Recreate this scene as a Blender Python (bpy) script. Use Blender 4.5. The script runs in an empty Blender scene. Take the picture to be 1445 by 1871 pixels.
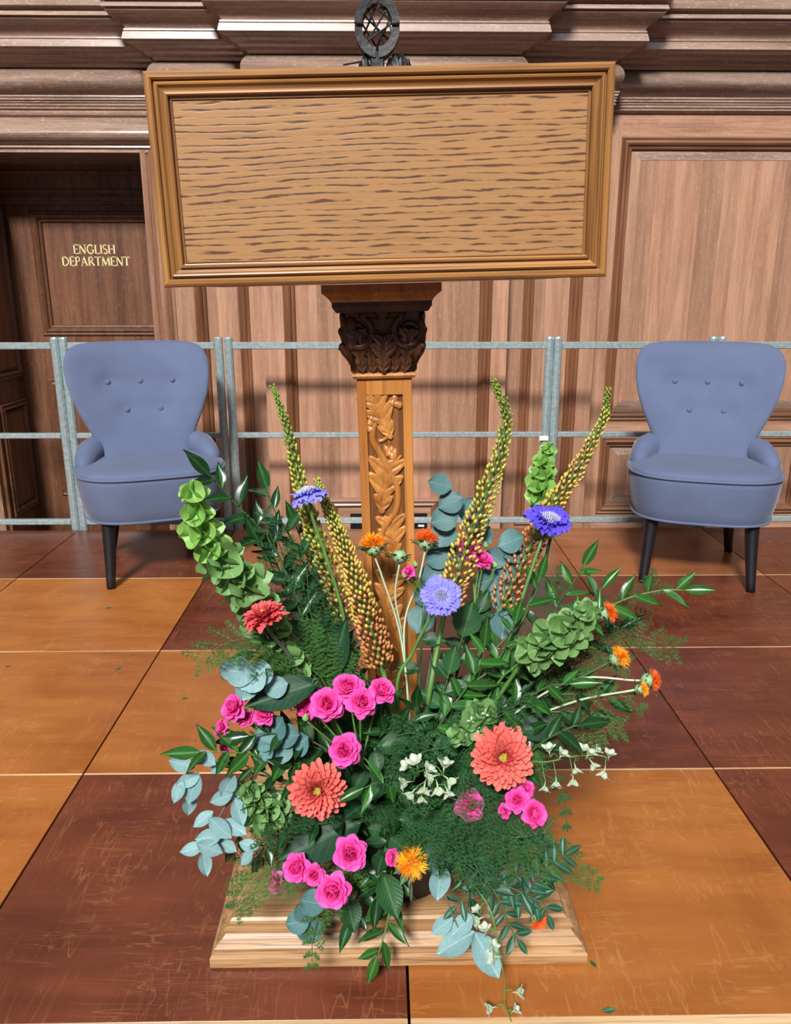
import bpy, math, random
from mathutils import Vector, Matrix
random.seed(7)
S = bpy.context.scene
COL = S.collection
V = Vector
PI = math.pi

# ------------------------------------------------------------------ camera
F_PX, CX, CY = 1430.0, 722.5, 935.5
PITCH, YAW, EYE = math.radians(15.66), math.radians(0.88), 1.06
cam_d = bpy.data.cameras.new('camera'); cam = bpy.data.objects.new('camera', cam_d); COL.objects.link(cam)
cam_d.sensor_fit = 'HORIZONTAL'; cam_d.sensor_width = 36.0; cam_d.lens = 36.0 * F_PX / 1445.0
cam_d.clip_start = 0.05; cam_d.clip_end = 100
cam.location = (0, 0, EYE)
cam.rotation_euler = (PI / 2 - PITCH, 0, -YAW)
S.camera = cam
CR = cam.rotation_euler.to_matrix()
C_RIGHT, C_UP, C_FWD = CR @ V((1, 0, 0)), CR @ V((0, 1, 0)), CR @ V((0, 0, -1))

# ------------------------------------------------------------------ world, window light, exposure
w = bpy.data.worlds.new('world'); S.world = w; w.use_nodes = True
bg = w.node_tree.nodes['Background']
bg.inputs['Color'].default_value = (0.80, 0.88, 1.0, 1); bg.inputs['Strength'].default_value = 0.14

def area(name, loc, target, sx, sy, power, color):
    l = bpy.data.lights.new(name, 'AREA'); l.shape = 'RECTANGLE'; l.size = sx; l.size_y = sy
    l.energy = power; l.color = color
    o = bpy.data.objects.new(name, l); COL.objects.link(o); o.location = loc
    d = V(target) - V(loc); o.rotation_euler = d.to_track_quat('-Z', 'Y').to_euler()
    return o
area('hall_window_light', (-4.6, -17.5, 17.0), (0, 2.2, 0.6), 4.4, 3.2, 11300, (1.0, 0.975, 0.94))
area('clerestory_light', (1.5, -4.5, 11.5), (0.2, 3.0, 0.5), 8.0, 3.0, 420, (0.86, 0.93, 1.0))

S.view_settings.view_transform = 'Standard'; S.view_settings.look = 'None'
S.view_settings.gamma = 1.0; S.view_settings.use_curve_mapping = False
S.view_settings.exposure = 0.0

# ------------------------------------------------------------------ helpers
def at(px, py, d):
    """world point seen at photo pixel (px,py) lying at distance y = d in the room"""
    v = C_RIGHT * ((px - CX) / F_PX) + C_UP * (-(py - CY) / F_PX) + C_FWD
    return V((0, 0, EYE)) + v * (d / v.y)

def mpp(p):
    return (V(p) - V((0, 0, EYE))).dot(C_FWD) / F_PX      # metres for one photo pixel at p

def lin(c):
    r = []
    for x in c:
        x /= 255.0
        r.append(x / 12.92 if x <= 0.04045 else ((x + 0.055) / 1.055) ** 2.4)
    return tuple(r) + (1.0,)

def rnd(a, b): return random.uniform(a, b)

class MB:
    def __init__(s): s.v = []; s.f = []; s.m = []
    def add(s, vs, fs, m=0):
        o = len(s.v); s.v += [tuple(p) for p in vs]
        s.f += [tuple(i + o for i in f) for f in fs]; s.m += [m] * len(fs); return s
    def box(s, x0, x1, y0, y1, z0, z1, m=0, bev=0.0):
        if bev <= 0:
            vs = [(x, y, z) for z in (z0, z1) for y in (y0, y1) for x in (x0, x1)]
            return s.add(vs, [(0, 2, 3, 1), (4, 5, 7, 6), (0, 1, 5, 4), (2, 6, 7, 3), (0, 4, 6, 2), (1, 3, 7, 5)], m)
        b = bev
        vs = []; idx = {}
        for ix, x in enumerate((x0, x1)):
            for iy, y in enumerate((y0, y1)):
                for iz, z in enumerate((z0, z1)):
                    sx, sy, sz = (1, -1)[ix] * b, (1, -1)[iy] * b, (1, -1)[iz] * b
                    idx[ix, iy, iz, 'x'] = len(vs); vs.append((x, y + sy, z + sz))
                    idx[ix, iy, iz, 'y'] = len(vs); vs.append((x + sx, y, z + sz))
                    idx[ix, iy, iz, 'z'] = len(vs); vs.append((x + sx, y + sy, z))
        g = lambda *k: idx[k]
        fs = []
        for i in (0, 1):
            fs.append((g(i,0,0,'x'), g(i,1,0,'x'), g(i,1,1,'x'), g(i,0,1,'x')))
            fs.append((g(0,i,0,'y'), g(1,i,0,'y'), g(1,i,1,'y'), g(0,i,1,'y')))
            fs.append((g(0,0,i,'z'), g(1,0,i,'z'), g(1,1,i,'z'), g(0,1,i,'z')))
            for j in (0, 1):
                fs.append((g(i,j,0,'x'), g(i,j,1,'x'), g(i,j,1,'y'), g(i,j,0,'y')))
                fs.append((g(i,0,j,'x'), g(i,1,j,'x'), g(i,1,j,'z'), g(i,0,j,'z')))
                fs.append((g(0,i,j,'y'), g(1,i,j,'y'), g(1,i,j,'z'), g(0,i,j,'z')))
                for k in (0, 1): fs.append((g(i,j,k,'x'), g(i,j,k,'y'), g(i,j,k,'z')))
        return s.add(vs, fs, m)
    def tube(s, path, rad, seg=6, m=0, cap=True, flat=1.0):
        path = [V(p) for p in path]; n = len(path)
        if not isinstance(rad, (list, tuple)): rad = [rad] * n
        t0 = (path[1] - path[0]).normalized()
        up = V((0, 0, 1)) if abs(t0.z) < 0.9 else V((0, 1, 0))
        nx = t0.cross(up).normalized()
        vs = []
        for i in range(n):
            t = (path[min(i + 1, n - 1)] - path[max(i - 1, 0)]).normalized()
            nx = (nx - t * nx.dot(t))
            nx = nx.normalized() if nx.length > 1e-6 else t.orthogonal().normalized()
            ny = t.cross(nx)
            for k in range(seg):
                a = 2 * PI * k / seg
                vs.append(path[i] + nx * (rad[i] * math.cos(a)) + ny * (rad[i] * flat * math.sin(a)))
        fs = [(i * seg + k, i * seg + (k + 1) % seg, (i + 1) * seg + (k + 1) % seg, (i + 1) * seg + k)
              for i in range(n - 1) for k in range(seg)]
        if cap:
            fs.append(tuple(reversed(range(seg)))); fs.append(tuple((n - 1) * seg + k for k in range(seg)))
        return s.add(vs, fs, m)
    def loft(s, rings, m=0, close=True, cap0=True, cap1=True):
        n = len(rings[0]); vs = [p for r in rings for p in r]; fs = []
        K = n if close else n - 1
        for i in range(len(rings) - 1):
            for k in range(K):
                fs.append((i * n + k, i * n + (k + 1) % n, (i + 1) * n + (k + 1) % n, (i + 1) * n + k))
        if cap0: fs.append(tuple(reversed(range(n))))
        if cap1: fs.append(tuple((len(rings) - 1) * n + k for k in range(n)))
        return s.add(vs, fs, m)
    def mesh(s, name, mats, smooth=False):
        me = bpy.data.meshes.new(name); me.from_pydata(s.v, [], s.f)
        if not isinstance(mats, (list, tuple)): mats = [mats]
        for mt in mats: me.materials.append(mt)
        if len(mats) > 1: me.polygons.foreach_set('material_index', s.m)
        if smooth: me.polygons.foreach_set('use_smooth', [True] * len(s.f))
        me.update(); return me
    def build(s, name, mats, parent=None, smooth=False, **k):
        return obj(name, s.mesh(name, mats, smooth), parent, **k)

def obj(name, mesh, parent=None, mat=None, kind=None, label=None):
    """mesh placed by a WORLD matrix 'mat' (identity when built in world space), parented without moving"""
    o = bpy.data.objects.new(name, mesh); COL.objects.link(o)
    M = mat if mat is not None else Matrix.Identity(4)
    if parent is not None:
        o.parent = parent; M = WORLD[parent.name].inverted() @ M
        WORLD[o.name] = WORLD[parent.name] @ M
    else: WORLD[o.name] = M.copy()
    o.matrix_basis = M
    if kind: o['kind'] = kind
    if label: o['label'] = label
    return o
WORLD = {}

def thing(name, label, cat, loc=(0, 0, 0), group=None, rot=0.0):
    o = bpy.data.objects.new(name, None); COL.objects.link(o)
    o.empty_display_size = 0.05
    M = Matrix.Translation(loc) @ Matrix.Rotation(rot, 4, 'Z')
    o.matrix_basis = M; WORLD[o.name] = M
    o['label'] = label; o['category'] = cat
    if group: o['group'] = group
    return o

def basis(dirv, nrm, pos, s=1.0, sx=None):
    y = V(dirv).normalized(); x = y.cross(V(nrm))
    x = x.normalized() if x.length > 1e-5 else y.orthogonal().normalized()
    z = x.cross(y); sx = s if sx is None else sx
    return Matrix(((x.x * sx, y.x * s, z.x * s, pos[0]), (x.y * sx, y.y * s, z.y * s, pos[1]),
                   (x.z * sx, y.z * s, z.z * s, pos[2]), (0, 0, 0, 1)))

def imgdir(deg, toward=0.0):
    a = math.radians(deg)
    return (C_RIGHT * math.cos(a) + C_UP * math.sin(a) - C_FWD * toward).normalized()

def crom(pts, n=6):
    P = [V(p) for p in pts]
    if len(P) < 3: return [P[0].lerp(P[1], i / n) for i in range(n + 1)]
    Q = [2 * P[0] - P[1]] + P + [2 * P[-1] - P[-2]]; out = []
    for i in range(1, len(Q) - 2):
        for k in range(n):
            t = k / n; a, b, c, d = Q[i - 1], Q[i], Q[i + 1], Q[i + 2]
            out.append(0.5 * ((2 * b) + (c - a) * t + (2 * a - 5 * b + 4 * c - d) * t * t + (3 * b - a - 3 * c + d) * t ** 3))
    out.append(P[-1]); return out

def along(path, t):
    L = [0.0]
    for i in range(1, len(path)): L.append(L[-1] + (path[i] - path[i - 1]).length)
    x = max(0, min(1, t)) * L[-1]
    for i in range(1, len(path)):
        if L[i] >= x or i == len(path) - 1:
            k = (x - L[i - 1]) / max(1e-9, L[i] - L[i - 1])
            return path[i - 1].lerp(path[i], k), (path[i] - path[i - 1]).normalized()

# ------------------------------------------------------------------ materials
def nt(name):
    m = bpy.data.materials.new(name); m.use_nodes = True
    n = m.node_tree; b = n.nodes['Principled BSDF']
    return m, n, b

def plain(name, col, rough=0.5, metal=0.0, spec=0.5, var=0.0, sheen=0.0, sss=0.0, noise=0.0, nscale=30, bump=0.0, coat=0.0):
    m, n, b = nt(name); L = n.links
    b.inputs['Roughness'].default_value = rough; b.inputs['Metallic'].default_value = metal
    b.inputs['Specular IOR Level'].default_value = spec
    b.inputs['Coat Weight'].default_value = coat
    if sheen: b.inputs['Sheen Weight'].default_value = sheen; b.inputs['Sheen Roughness'].default_value = 0.4
    tc = n.nodes.new('ShaderNodeTexCoord')
    no = n.nodes.new('ShaderNodeTexNoise'); no.inputs['Scale'].default_value = nscale; no.inputs['Detail'].default_value = 5
    L.new(tc.outputs['Object'], no.inputs['Vector'])
    hs = n.nodes.new('ShaderNodeHueSaturation'); hs.inputs['Color'].default_value = lin(col)
    mr = n.nodes.new('ShaderNodeMapRange'); mr.inputs['From Min'].default_value = 0.3; mr.inputs['From Max'].default_value = 0.7
    mr.inputs['To Min'].default_value = 1 - max(noise, 0.02); mr.inputs['To Max'].default_value = 1 + max(noise, 0.02)
    L.new(no.outputs['Fac'], mr.inputs['Value'])
    if var > 0:
        oi = n.nodes.new('ShaderNodeObjectInfo'); m2 = n.nodes.new('ShaderNodeMapRange')
        m2.inputs['To Min'].default_value = 1 - var; m2.inputs['To Max'].default_value = 1 + var
        L.new(oi.outputs['Random'], m2.inputs['Value'])
        mu = n.nodes.new('ShaderNodeMath'); mu.operation = 'MULTIPLY'
        L.new(mr.outputs[0], mu.inputs[0]); L.new(m2.outputs[0], mu.inputs[1]); L.new(mu.outputs[0], hs.inputs['Value'])
    else: L.new(mr.outputs[0], hs.inputs['Value'])
    L.new(hs.outputs[0], b.inputs['Base Color'])
    if bump:
        bp = n.nodes.new('ShaderNodeBump'); bp.inputs['Strength'].default_value = bump; bp.inputs['Distance'].default_value = 0.004
        L.new(no.outputs['Fac'], bp.inputs['Height']); L.new(bp.outputs[0], b.inputs['Normal'])
    return m

def wood(name, light, dark, axis='Z', scale=1.0, rough=0.42, var=0.10, bump=0.25, pore=0.5, slant=0.0, wave=0.0, spec=0.5, pore_scale=1.0, fleck=0.0):
    """oak: stretched noise grain along an axis, darker pores, tint by object"""
    m, n, b = nt(name); L = n.links; N = n.nodes
    tc = N.new('ShaderNodeTexCoord'); oi = N.new('ShaderNodeObjectInfo')
    off = N.new('ShaderNodeVectorMath'); off.operation = 'SCALE'; off.inputs[0].default_value = (37.1, 21.7, 53.3)
    L.new(oi.outputs['Random'], off.inputs['Scale'])
    ad = N.new('ShaderNodeVectorMath'); ad.operation = 'ADD'
    L.new(tc.outputs['Object'], ad.inputs[0]); L.new(off.outputs[0], ad.inputs[1])
    def mapping(sl, sc):
        mp = N.new('ShaderNodeMapping'); mp.inputs['Scale'].default_value = [sl if a == axis else sc for a in 'XYZ']
        if slant: mp.inputs['Rotation'].default_value = (0, slant, 0)
        L.new(ad.outputs[0], mp.inputs['Vector']); return mp
    m1 = mapping(1.6 * scale, 26 * scale); m2 = mapping(6 * scale * pore_scale, 190 * scale * pore_scale)
    n1 = N.new('ShaderNodeTexNoise'); n1.inputs['Scale'].default_value = 1; n1.inputs['Detail'].default_value = 5; n1.inputs['Distortion'].default_value = 0.6
    L.new(m1.outputs[0], n1.inputs['Vector'])
    n2 = N.new('ShaderNodeTexNoise'); n2.inputs['Scale'].default_value = 1; n2.inputs['Detail'].default_value = 3
    L.new(m2.outputs[0], n2.inputs['Vector'])
    cr = N.new('ShaderNodeValToRGB'); cr.color_ramp.elements[0].position = 0.32; cr.color_ramp.elements[1].position = 0.68
    cr.color_ramp.elements[0].color = lin(dark); cr.color_ramp.elements[1].color = lin(light)
    src = n1.outputs['Fac']; height = n2.outputs['Fac']
    if wave:
        # growth rings cut flat: long wavering dark lines broken up by the pores
        mw = N.new('ShaderNodeMapping'); mw.inputs['Scale'].default_value = [.22 if a == axis else 1.0 for a in 'XYZ']; mw.inputs['Rotation'].default_value = (0, slant, 0)
        L.new(ad.outputs[0], mw.inputs['Vector'])
        wv = N.new('ShaderNodeTexWave'); wv.wave_type = 'BANDS'; wv.bands_direction = 'Z'; wv.inputs['Scale'].default_value = wave
        wv.inputs['Distortion'].default_value = 17.0; wv.inputs['Detail'].default_value = 5; wv.inputs['Detail Scale'].default_value = 0.16; wv.inputs['Detail Roughness'].default_value = 0.62
        L.new(mw.outputs[0], wv.inputs['Vector'])
        br = mapping(30, 150)
        bn = N.new('ShaderNodeTexNoise'); bn.inputs['Scale'].default_value = 1; bn.inputs['Detail'].default_value = 4; L.new(br.outputs[0], bn.inputs['Vector'])
        sb = N.new('ShaderNodeMath'); sb.operation = 'MULTIPLY_ADD'; sb.inputs[1].default_value = 1.9; sb.inputs[2].default_value = -0.78; L.new(bn.outputs['Fac'], sb.inputs[0])
        sm = N.new('ShaderNodeMath'); sm.operation = 'ADD'; L.new(wv.outputs['Fac'], sm.inputs[0]); L.new(sb.outputs[0], sm.inputs[1])
        sh = N.new('ShaderNodeMapRange'); sh.inputs['From Min'].default_value = 0.0; sh.inputs['From Max'].default_value = 0.44
        L.new(sm.outputs[0], sh.inputs['Value'])
        mx = N.new('ShaderNodeMath'); mx.operation = 'MULTIPLY'; mx.inputs[1].default_value = 0.60; L.new(sh.outputs[0], mx.inputs[0])
        m3 = N.new('ShaderNodeMath'); m3.operation = 'MULTIPLY_ADD'; m3.inputs[1].default_value = 0.30
        L.new(n1.outputs['Fac'], m3.inputs[0]); L.new(mx.outputs[0], m3.inputs[2]); src = m3.outputs[0]
        h2 = N.new('ShaderNodeMath'); h2.operation = 'ADD'; L.new(sh.outputs[0], h2.inputs[0]); L.new(n2.outputs['Fac'], h2.inputs[1]); height = h2.outputs[0]
    L.new(src, cr.inputs['Fac'])
    pr = N.new('ShaderNodeMapRange'); pr.inputs['From Min'].default_value = 0.30; pr.inputs['From Max'].default_value = 0.50
    pr.inputs['To Min'].default_value = 1 - pore; pr.inputs['To Max'].default_value = 1.0
    L.new(n2.outputs['Fac'], pr.inputs['Value'])
    vr = N.new('ShaderNodeMapRange'); vr.inputs['To Min'].default_value = 1 - var; vr.inputs['To Max'].default_value = 1 + var
    L.new(oi.outputs['Random'], vr.inputs['Value'])
    mu = N.new('ShaderNodeMath'); mu.operation = 'MULTIPLY'; L.new(pr.outputs[0], mu.inputs[0]); L.new(vr.outputs[0], mu.inputs[1])
    hs = N.new('ShaderNodeHueSaturation'); L.new(cr.outputs[0], hs.inputs['Color']); L.new(mu.outputs[0], hs.inputs['Value'])
    col = hs.outputs[0]
    if fleck:
        mf = N.new('ShaderNodeMapping'); mf.inputs['Scale'].default_value = [34 if a == axis else 90 for a in 'XYZ']; mf.inputs['Rotation'].default_value = (0, 0.5, 0)
        L.new(ad.outputs[0], mf.inputs['Vector'])
        nf = N.new('ShaderNodeTexNoise'); nf.inputs['Scale'].default_value = 1; nf.inputs['Distortion'].default_value = 1.4; nf.inputs['Detail'].default_value = 2
        L.new(mf.outputs[0], nf.inputs['Vector'])
        rf = N.new('ShaderNodeMapRange'); rf.inputs['From Min'].default_value = 0.55; rf.inputs['From Max'].default_value = 0.66; rf.inputs['To Max'].default_value = fleck
        L.new(nf.outputs['Fac'], rf.inputs['Value'])
        mxc = N.new('ShaderNodeMix'); mxc.data_type = 'RGBA'; mxc.inputs[7].default_value = lin(tuple(min(255, c * 1.25 + 12) for c in light))
        L.new(rf.outputs[0], mxc.inputs[0]); L.new(col, mxc.inputs[6]); col = mxc.outputs[2]
    L.new(col, b.inputs['Base Color'])
    b.inputs['Roughness'].default_value = rough; b.inputs['Specular IOR Level'].default_value = spec
    bp = N.new('ShaderNodeBump'); bp.inputs['Strength'].default_value = bump; bp.inputs['Distance'].default_value = 0.0012
    L.new(height, bp.inputs['Height']); L.new(bp.outputs[0], b.inputs['Normal'])
    return m

def stage_mat(name, light, dark, scratch, amount):
    m, n, b = nt(name); L = n.links; N = n.nodes
    tc = N.new('ShaderNodeTexCoord'); oi = N.new('ShaderNodeObjectInfo')
    off = N.new('ShaderNodeVectorMath'); off.operation = 'SCALE'; off.inputs[0].default_value = (31.7, 17.3, 3.3)
    L.new(oi.outputs['Random'], off.inputs['Scale'])
    ad = N.new('ShaderNodeVectorMath'); ad.operation = 'ADD'
    L.new(tc.outputs['Object'], ad.inputs[0]); L.new(off.outputs[0], ad.inputs[1])
    def noise(sc, det=4, dist=0.0, rot=0.0):
        mp = N.new('ShaderNodeMapping'); mp.inputs['Scale'].default_value = sc; mp.inputs['Rotation'].default_value = (0, 0, rot)
        L.new(ad.outputs[0], mp.inputs['Vector'])
        t = N.new('ShaderNodeTexNoise'); t.inputs['Scale'].default_value = 1; t.inputs['Detail'].default_value = det; t.inputs['Distortion'].default_value = dist
        L.new(mp.outputs[0], t.inputs['Vector']); return t.outputs['Fac']
    g = noise((3.0, 14, 5), 6, 0.8); cl = noise((4, 4, 4), 3, 0.5)
    mxf = N.new('ShaderNodeMath'); mxf.operation = 'MULTIPLY_ADD'; mxf.inputs[1].default_value = 0.5
    hf = N.new('ShaderNodeMath'); hf.operation = 'MULTIPLY'; hf.inputs[1].default_value = 0.5
    L.new(cl, hf.inputs[0]); L.new(g, mxf.inputs[0]); L.new(hf.outputs[0], mxf.inputs[2])
    cr = N.new('ShaderNodeValToRGB'); cr.color_ramp.elements[0].position = 0.36; cr.color_ramp.elements[1].position = 0.64
    cr.color_ramp.elements[0].color = lin(dark); cr.color_ramp.elements[1].color = lin(light)
    L.new(mxf.outputs[0], cr.inputs['Fac'])
    tot = None
    for (sc, rot, wd) in (((9, .7, 3), 0.5, .0030), ((.9, 12, 3), 0.25, .0030), ((14, 1.2, 3), 0.12, .0045), ((40, 5, 3), 0.2, .016), ((4, 46, 3), -0.15, .016), ((7, 50, 3), 0.6, .016), ((60, 8, 3), -0.4, .018)):
        s = noise(sc, 2, 0.08, rot)
        a = N.new('ShaderNodeMath'); a.operation = 'SUBTRACT'; a.inputs[1].default_value = 0.5; L.new(s, a.inputs[0])
        c = N.new('ShaderNodeMath'); c.operation = 'ABSOLUTE'; L.new(a.outputs[0], c.inputs[0])
        e = N.new('ShaderNodeMapRange'); e.inputs['From Min'].default_value = 0; e.inputs['From Max'].default_value = wd
        e.inputs['To Min'].default_value = 1; e.inputs['To Max'].default_value = 0; L.new(c.outputs[0], e.inputs['Value'])
        k = noise((5 + 3 * rot, 6, 3), 3, 0, rot + 1)
        k2 = N.new('ShaderNodeMapRange'); k2.inputs['From Min'].default_value = 0.48; k2.inputs['From Max'].default_value = 0.66; L.new(k, k2.inputs['Value'])
        q = N.new('ShaderNodeMath'); q.operation = 'MULTIPLY'; L.new(e.outputs[0], q.inputs[0]); L.new(k2.outputs[0], q.inputs[1])
        if tot is None: tot = q.outputs[0]
        else:
            x = N.new('ShaderNodeMath'); x.operation = 'MAXIMUM'; L.new(tot, x.inputs[0]); L.new(q.outputs[0], x.inputs[1]); tot = x.outputs[0]
    am = N.new('ShaderNodeMath'); am.operation = 'MULTIPLY'; am.inputs[1].default_value = amount; L.new(tot, am.inputs[0])
    mx = N.new('ShaderNodeMix'); mx.data_type = 'RGBA'; L.new(am.outputs[0], mx.inputs[0]); L.new(cr.outputs[0], mx.inputs[6]); mx.inputs[7].default_value = lin(scratch)
    vr = N.new('ShaderNodeMapRange'); vr.inputs['To Min'].default_value = 0.9; vr.inputs['To Max'].default_value = 1.08; L.new(oi.outputs['Random'], vr.inputs['Value'])
    hs = N.new('ShaderNodeHueSaturation'); L.new(mx.outputs[2], hs.inputs['Color']); L.new(vr.outputs[0], hs.inputs['Value'])
    L.new(hs.outputs[0], b.inputs['Base Color'])
    rr = N.new('ShaderNodeMapRange'); rr.inputs['To Min'].default_value = 0.22; rr.inputs['To Max'].default_value = 0.42; L.new(cl, rr.inputs['Value'])
    L.new(rr.outputs[0], b.inputs['Roughness'])
    bp = N.new('ShaderNodeBump'); bp.inputs['Strength'].default_value = 0.15; bp.inputs['Distance'].default_value = 0.001
    L.new(g, bp.inputs['Height']); L.new(bp.outputs[0], b.inputs['Normal'])
    return m

def leafmat(name, col, rib, rough=0.35, var=0.18, vein=0.0, spec=0.5, transl=0.12, ribw=0.035, noise=0.12):
    m, n, b = nt(name); L = n.links; N = n.nodes
    tc = N.new('ShaderNodeTexCoord'); sx = N.new('ShaderNodeSeparateXYZ'); L.new(tc.outputs['Object'], sx.inputs[0])
    ab = N.new('ShaderNodeMath'); ab.operation = 'ABSOLUTE'; L.new(sx.outputs['X'], ab.inputs[0])
    r = N.new('ShaderNodeMapRange'); r.inputs['From Min'].default_value = ribw * 0.3; r.inputs['From Max'].default_value = ribw; r.inputs['To Min'].default_value = 0.7; r.inputs['To Max'].default_value = 0
    L.new(ab.outputs[0], r.inputs['Value']); fac = r.outputs[0]
    if vein:
        # side veins running out and forward from the midrib
        a = N.new('ShaderNodeMath'); a.operation = 'MULTIPLY_ADD'; a.inputs[1].default_value = -1.1; L.new(ab.outputs[0], a.inputs[0]); L.new(sx.outputs['Y'], a.inputs[2])
        f = N.new('ShaderNodeMath'); f.operation = 'MULTIPLY'; f.inputs[1].default_value = 9.0; L.new(a.outputs[0], f.inputs[0])
        g = N.new('ShaderNodeMath'); g.operation = 'FRACT'; L.new(f.outputs[0], g.inputs[0])
        h = N.new('ShaderNodeMapRange'); h.inputs['From Min'].default_value = 0.0; h.inputs['From Max'].default_value = 0.12; h.inputs['To Min'].default_value = vein; h.inputs['To Max'].default_value = 0
        L.new(g.outputs[0], h.inputs['Value'])
        x = N.new('ShaderNodeMath'); x.operation = 'MAXIMUM'; L.new(fac, x.inputs[0]); L.new(h.outputs[0], x.inputs[1]); fac = x.outputs[0]
        bp = N.new('ShaderNodeBump'); bp.inputs['Strength'].default_value = 0.35; bp.inputs['Distance'].default_value = 0.002; bp.invert = True
        L.new(fac, bp.inputs['Height']); L.new(bp.outputs[0], b.inputs['Normal'])
    no = N.new('ShaderNodeTexNoise'); no.inputs['Scale'].default_value = 14; no.inputs['Detail'].default_value = 4; L.new(tc.outputs['Object'], no.inputs['Vector'])
    mr = N.new('ShaderNodeMapRange'); mr.inputs['From Min'].default_value = 0.3; mr.inputs['From Max'].default_value = 0.7; mr.inputs['To Min'].default_value = 1 - noise; mr.inputs['To Max'].default_value = 1 + noise
    L.new(no.outputs['Fac'], mr.inputs['Value'])
    oi = N.new('ShaderNodeObjectInfo'); v = N.new('ShaderNodeMapRange'); v.inputs['To Min'].default_value = 1 - var; v.inputs['To Max'].default_value = 1 + var
    L.new(oi.outputs['Random'], v.inputs['Value'])
    mu = N.new('ShaderNodeMath'); mu.operation = 'MULTIPLY'; L.new(mr.outputs[0], mu.inputs[0]); L.new(v.outputs[0], mu.inputs[1])
    mx = N.new('ShaderNodeMix'); mx.data_type = 'RGBA'; L.new(fac, mx.inputs[0]); mx.inputs[6].default_value = lin(col); mx.inputs[7].default_value = lin(rib)
    hs = N.new('ShaderNodeHueSaturation'); L.new(mx.outputs[2], hs.inputs['Color']); L.new(mu.outputs[0], hs.inputs['Value'])
    L.new(hs.outputs[0], b.inputs['Base Color'])
    b.inputs['Roughness'].default_value = rough; b.inputs['Specular IOR Level'].default_value = spec
    if transl:
        tr = N.new('ShaderNodeBsdfTranslucent'); L.new(hs.outputs[0], tr.inputs['Color'])
        ms = N.new('ShaderNodeMixShader'); ms.inputs[0].default_value = transl
        L.new(b.outputs[0], ms.inputs[1]); L.new(tr.outputs[0], ms.inputs[2])
        L.new(ms.outputs[0], N['Material Output'].inputs['Surface'])
    return m

WALL_L, WALL_D = (174, 133, 107), (148, 107, 84)
M_wallv = wood('wall_oak_upright', WALL_L, WALL_D, 'Z', 1.0, 0.38, 0.20, 0.15, 0.20, fleck=0.12)
M_wallh = wood('wall_oak_level', (180, 138, 112), (144, 104, 82), 'X', 1.0, 0.36, 0.08, 0.2, 0.25, fleck=0.15)
M_mould = wood('wall_moulding_oak', (144, 97, 68), (104, 65, 44), 'Z', 1.0, 0.36, 0.10, 0.15, 0.25)
M_mouldh = wood('wall_moulding_oak_level', (146, 103, 78), (106, 70, 50), 'X', 1.0, 0.34, 0.06, 0.15, 0.25)
M_corn = wood('cornice_oak', (168, 142, 126), (128, 102, 88), 'X', 1.0, 0.26, 0.06, 0.2, 0.3, fleck=0.25)
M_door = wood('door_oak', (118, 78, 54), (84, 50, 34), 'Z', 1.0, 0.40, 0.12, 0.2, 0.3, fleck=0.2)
M_desk = wood('lectern_panel_oak', (162, 120, 78), (92, 62, 44), 'X', 1.0, 0.34, 0.0, 0.18, 0.20, slant=0.05, wave=36)
M_deskf = wood('lectern_frame_oak', (168, 119, 64), (112, 70, 36), 'X', 1.0, 0.34, 0.0, 0.3, 0.35)
M_deskfz = wood('lectern_frame_upright_oak', (168, 119, 64), (108, 66, 34), 'Z', 1.0, 0.34, 0.0, 0.3, 0.35)
M_shaft = wood('lectern_shaft_oak', (196, 132, 66), (160, 98, 44), 'Z', 1.0, 0.34, 0.0, 0.25, 0.35)
M_carve = wood('lectern_carving_oak', (202, 138, 70), (150, 92, 42), 'Z', 1.3, 0.32, 0.03, 0.2, 0.2)
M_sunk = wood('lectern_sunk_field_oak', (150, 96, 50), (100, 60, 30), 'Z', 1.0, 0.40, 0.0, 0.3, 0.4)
M_cap = wood('lectern_capital_shaded_oak', (98, 60, 36), (58, 32, 18), 'Z', 1.3, 0.34, 0.05, 0.2, 0.2)  # darker than the post: the desk's shade is put into this colour
M_base = wood('lectern_base_oak', (190, 150, 106), (146, 106, 68), 'X', 1.5, 0.40, 0.0, 0.25, 0.55, pore_scale=1.2)
M_orange = stage_mat('stage_ply_orange', (172, 106, 48), (146, 82, 34), (208, 160, 102), 0.28)
M_tan = stage_mat('stage_ply_tan', (158, 98, 58), (132, 76, 42), (192, 144, 102), 0.28)
M_red = stage_mat('stage_ply_red', (112, 57, 37), (82, 38, 24), (172, 114, 74), 0.36)
M_edge = wood('stage_edge_birch', (226, 194, 150), (188, 146, 100), 'X', 1.0, 0.5, 0.05, 0.2, 0.4)
M_gap = plain('stage_gap_dark', (48, 28, 20), 0.8)
M_steel = plain('galvanised_steel', (172, 190, 192), 0.32, 0.5, noise=0.2, nscale=60)
M_black = plain('black_plastic', (16, 17, 19), 0.45, noise=0.1)
M_velvet = plain('blue_grey_velvet', (92, 103, 131), 0.85, sheen=0.2, noise=0.06, nscale=9, spec=0.2, bump=0.05)
M_leg = plain('black_lacquered_wood', (22, 22, 26), 0.42, noise=0.2)
M_gold = plain('cream_gold_paint', (232, 216, 160), 0.5)
M_white = plain('white_card', (225, 226, 222), 0.6)
M_pot = plain('black_bowl_plastic', (20, 22, 24), 0.5, noise=0.15)
M_foam = plain('floral_foam_green', (34, 60, 34), 0.95, noise=0.2)
M_mount = plain('black_rubberised_metal', (9, 11, 16), 0.5, noise=0.2, nscale=120, bump=0.2)
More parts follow.
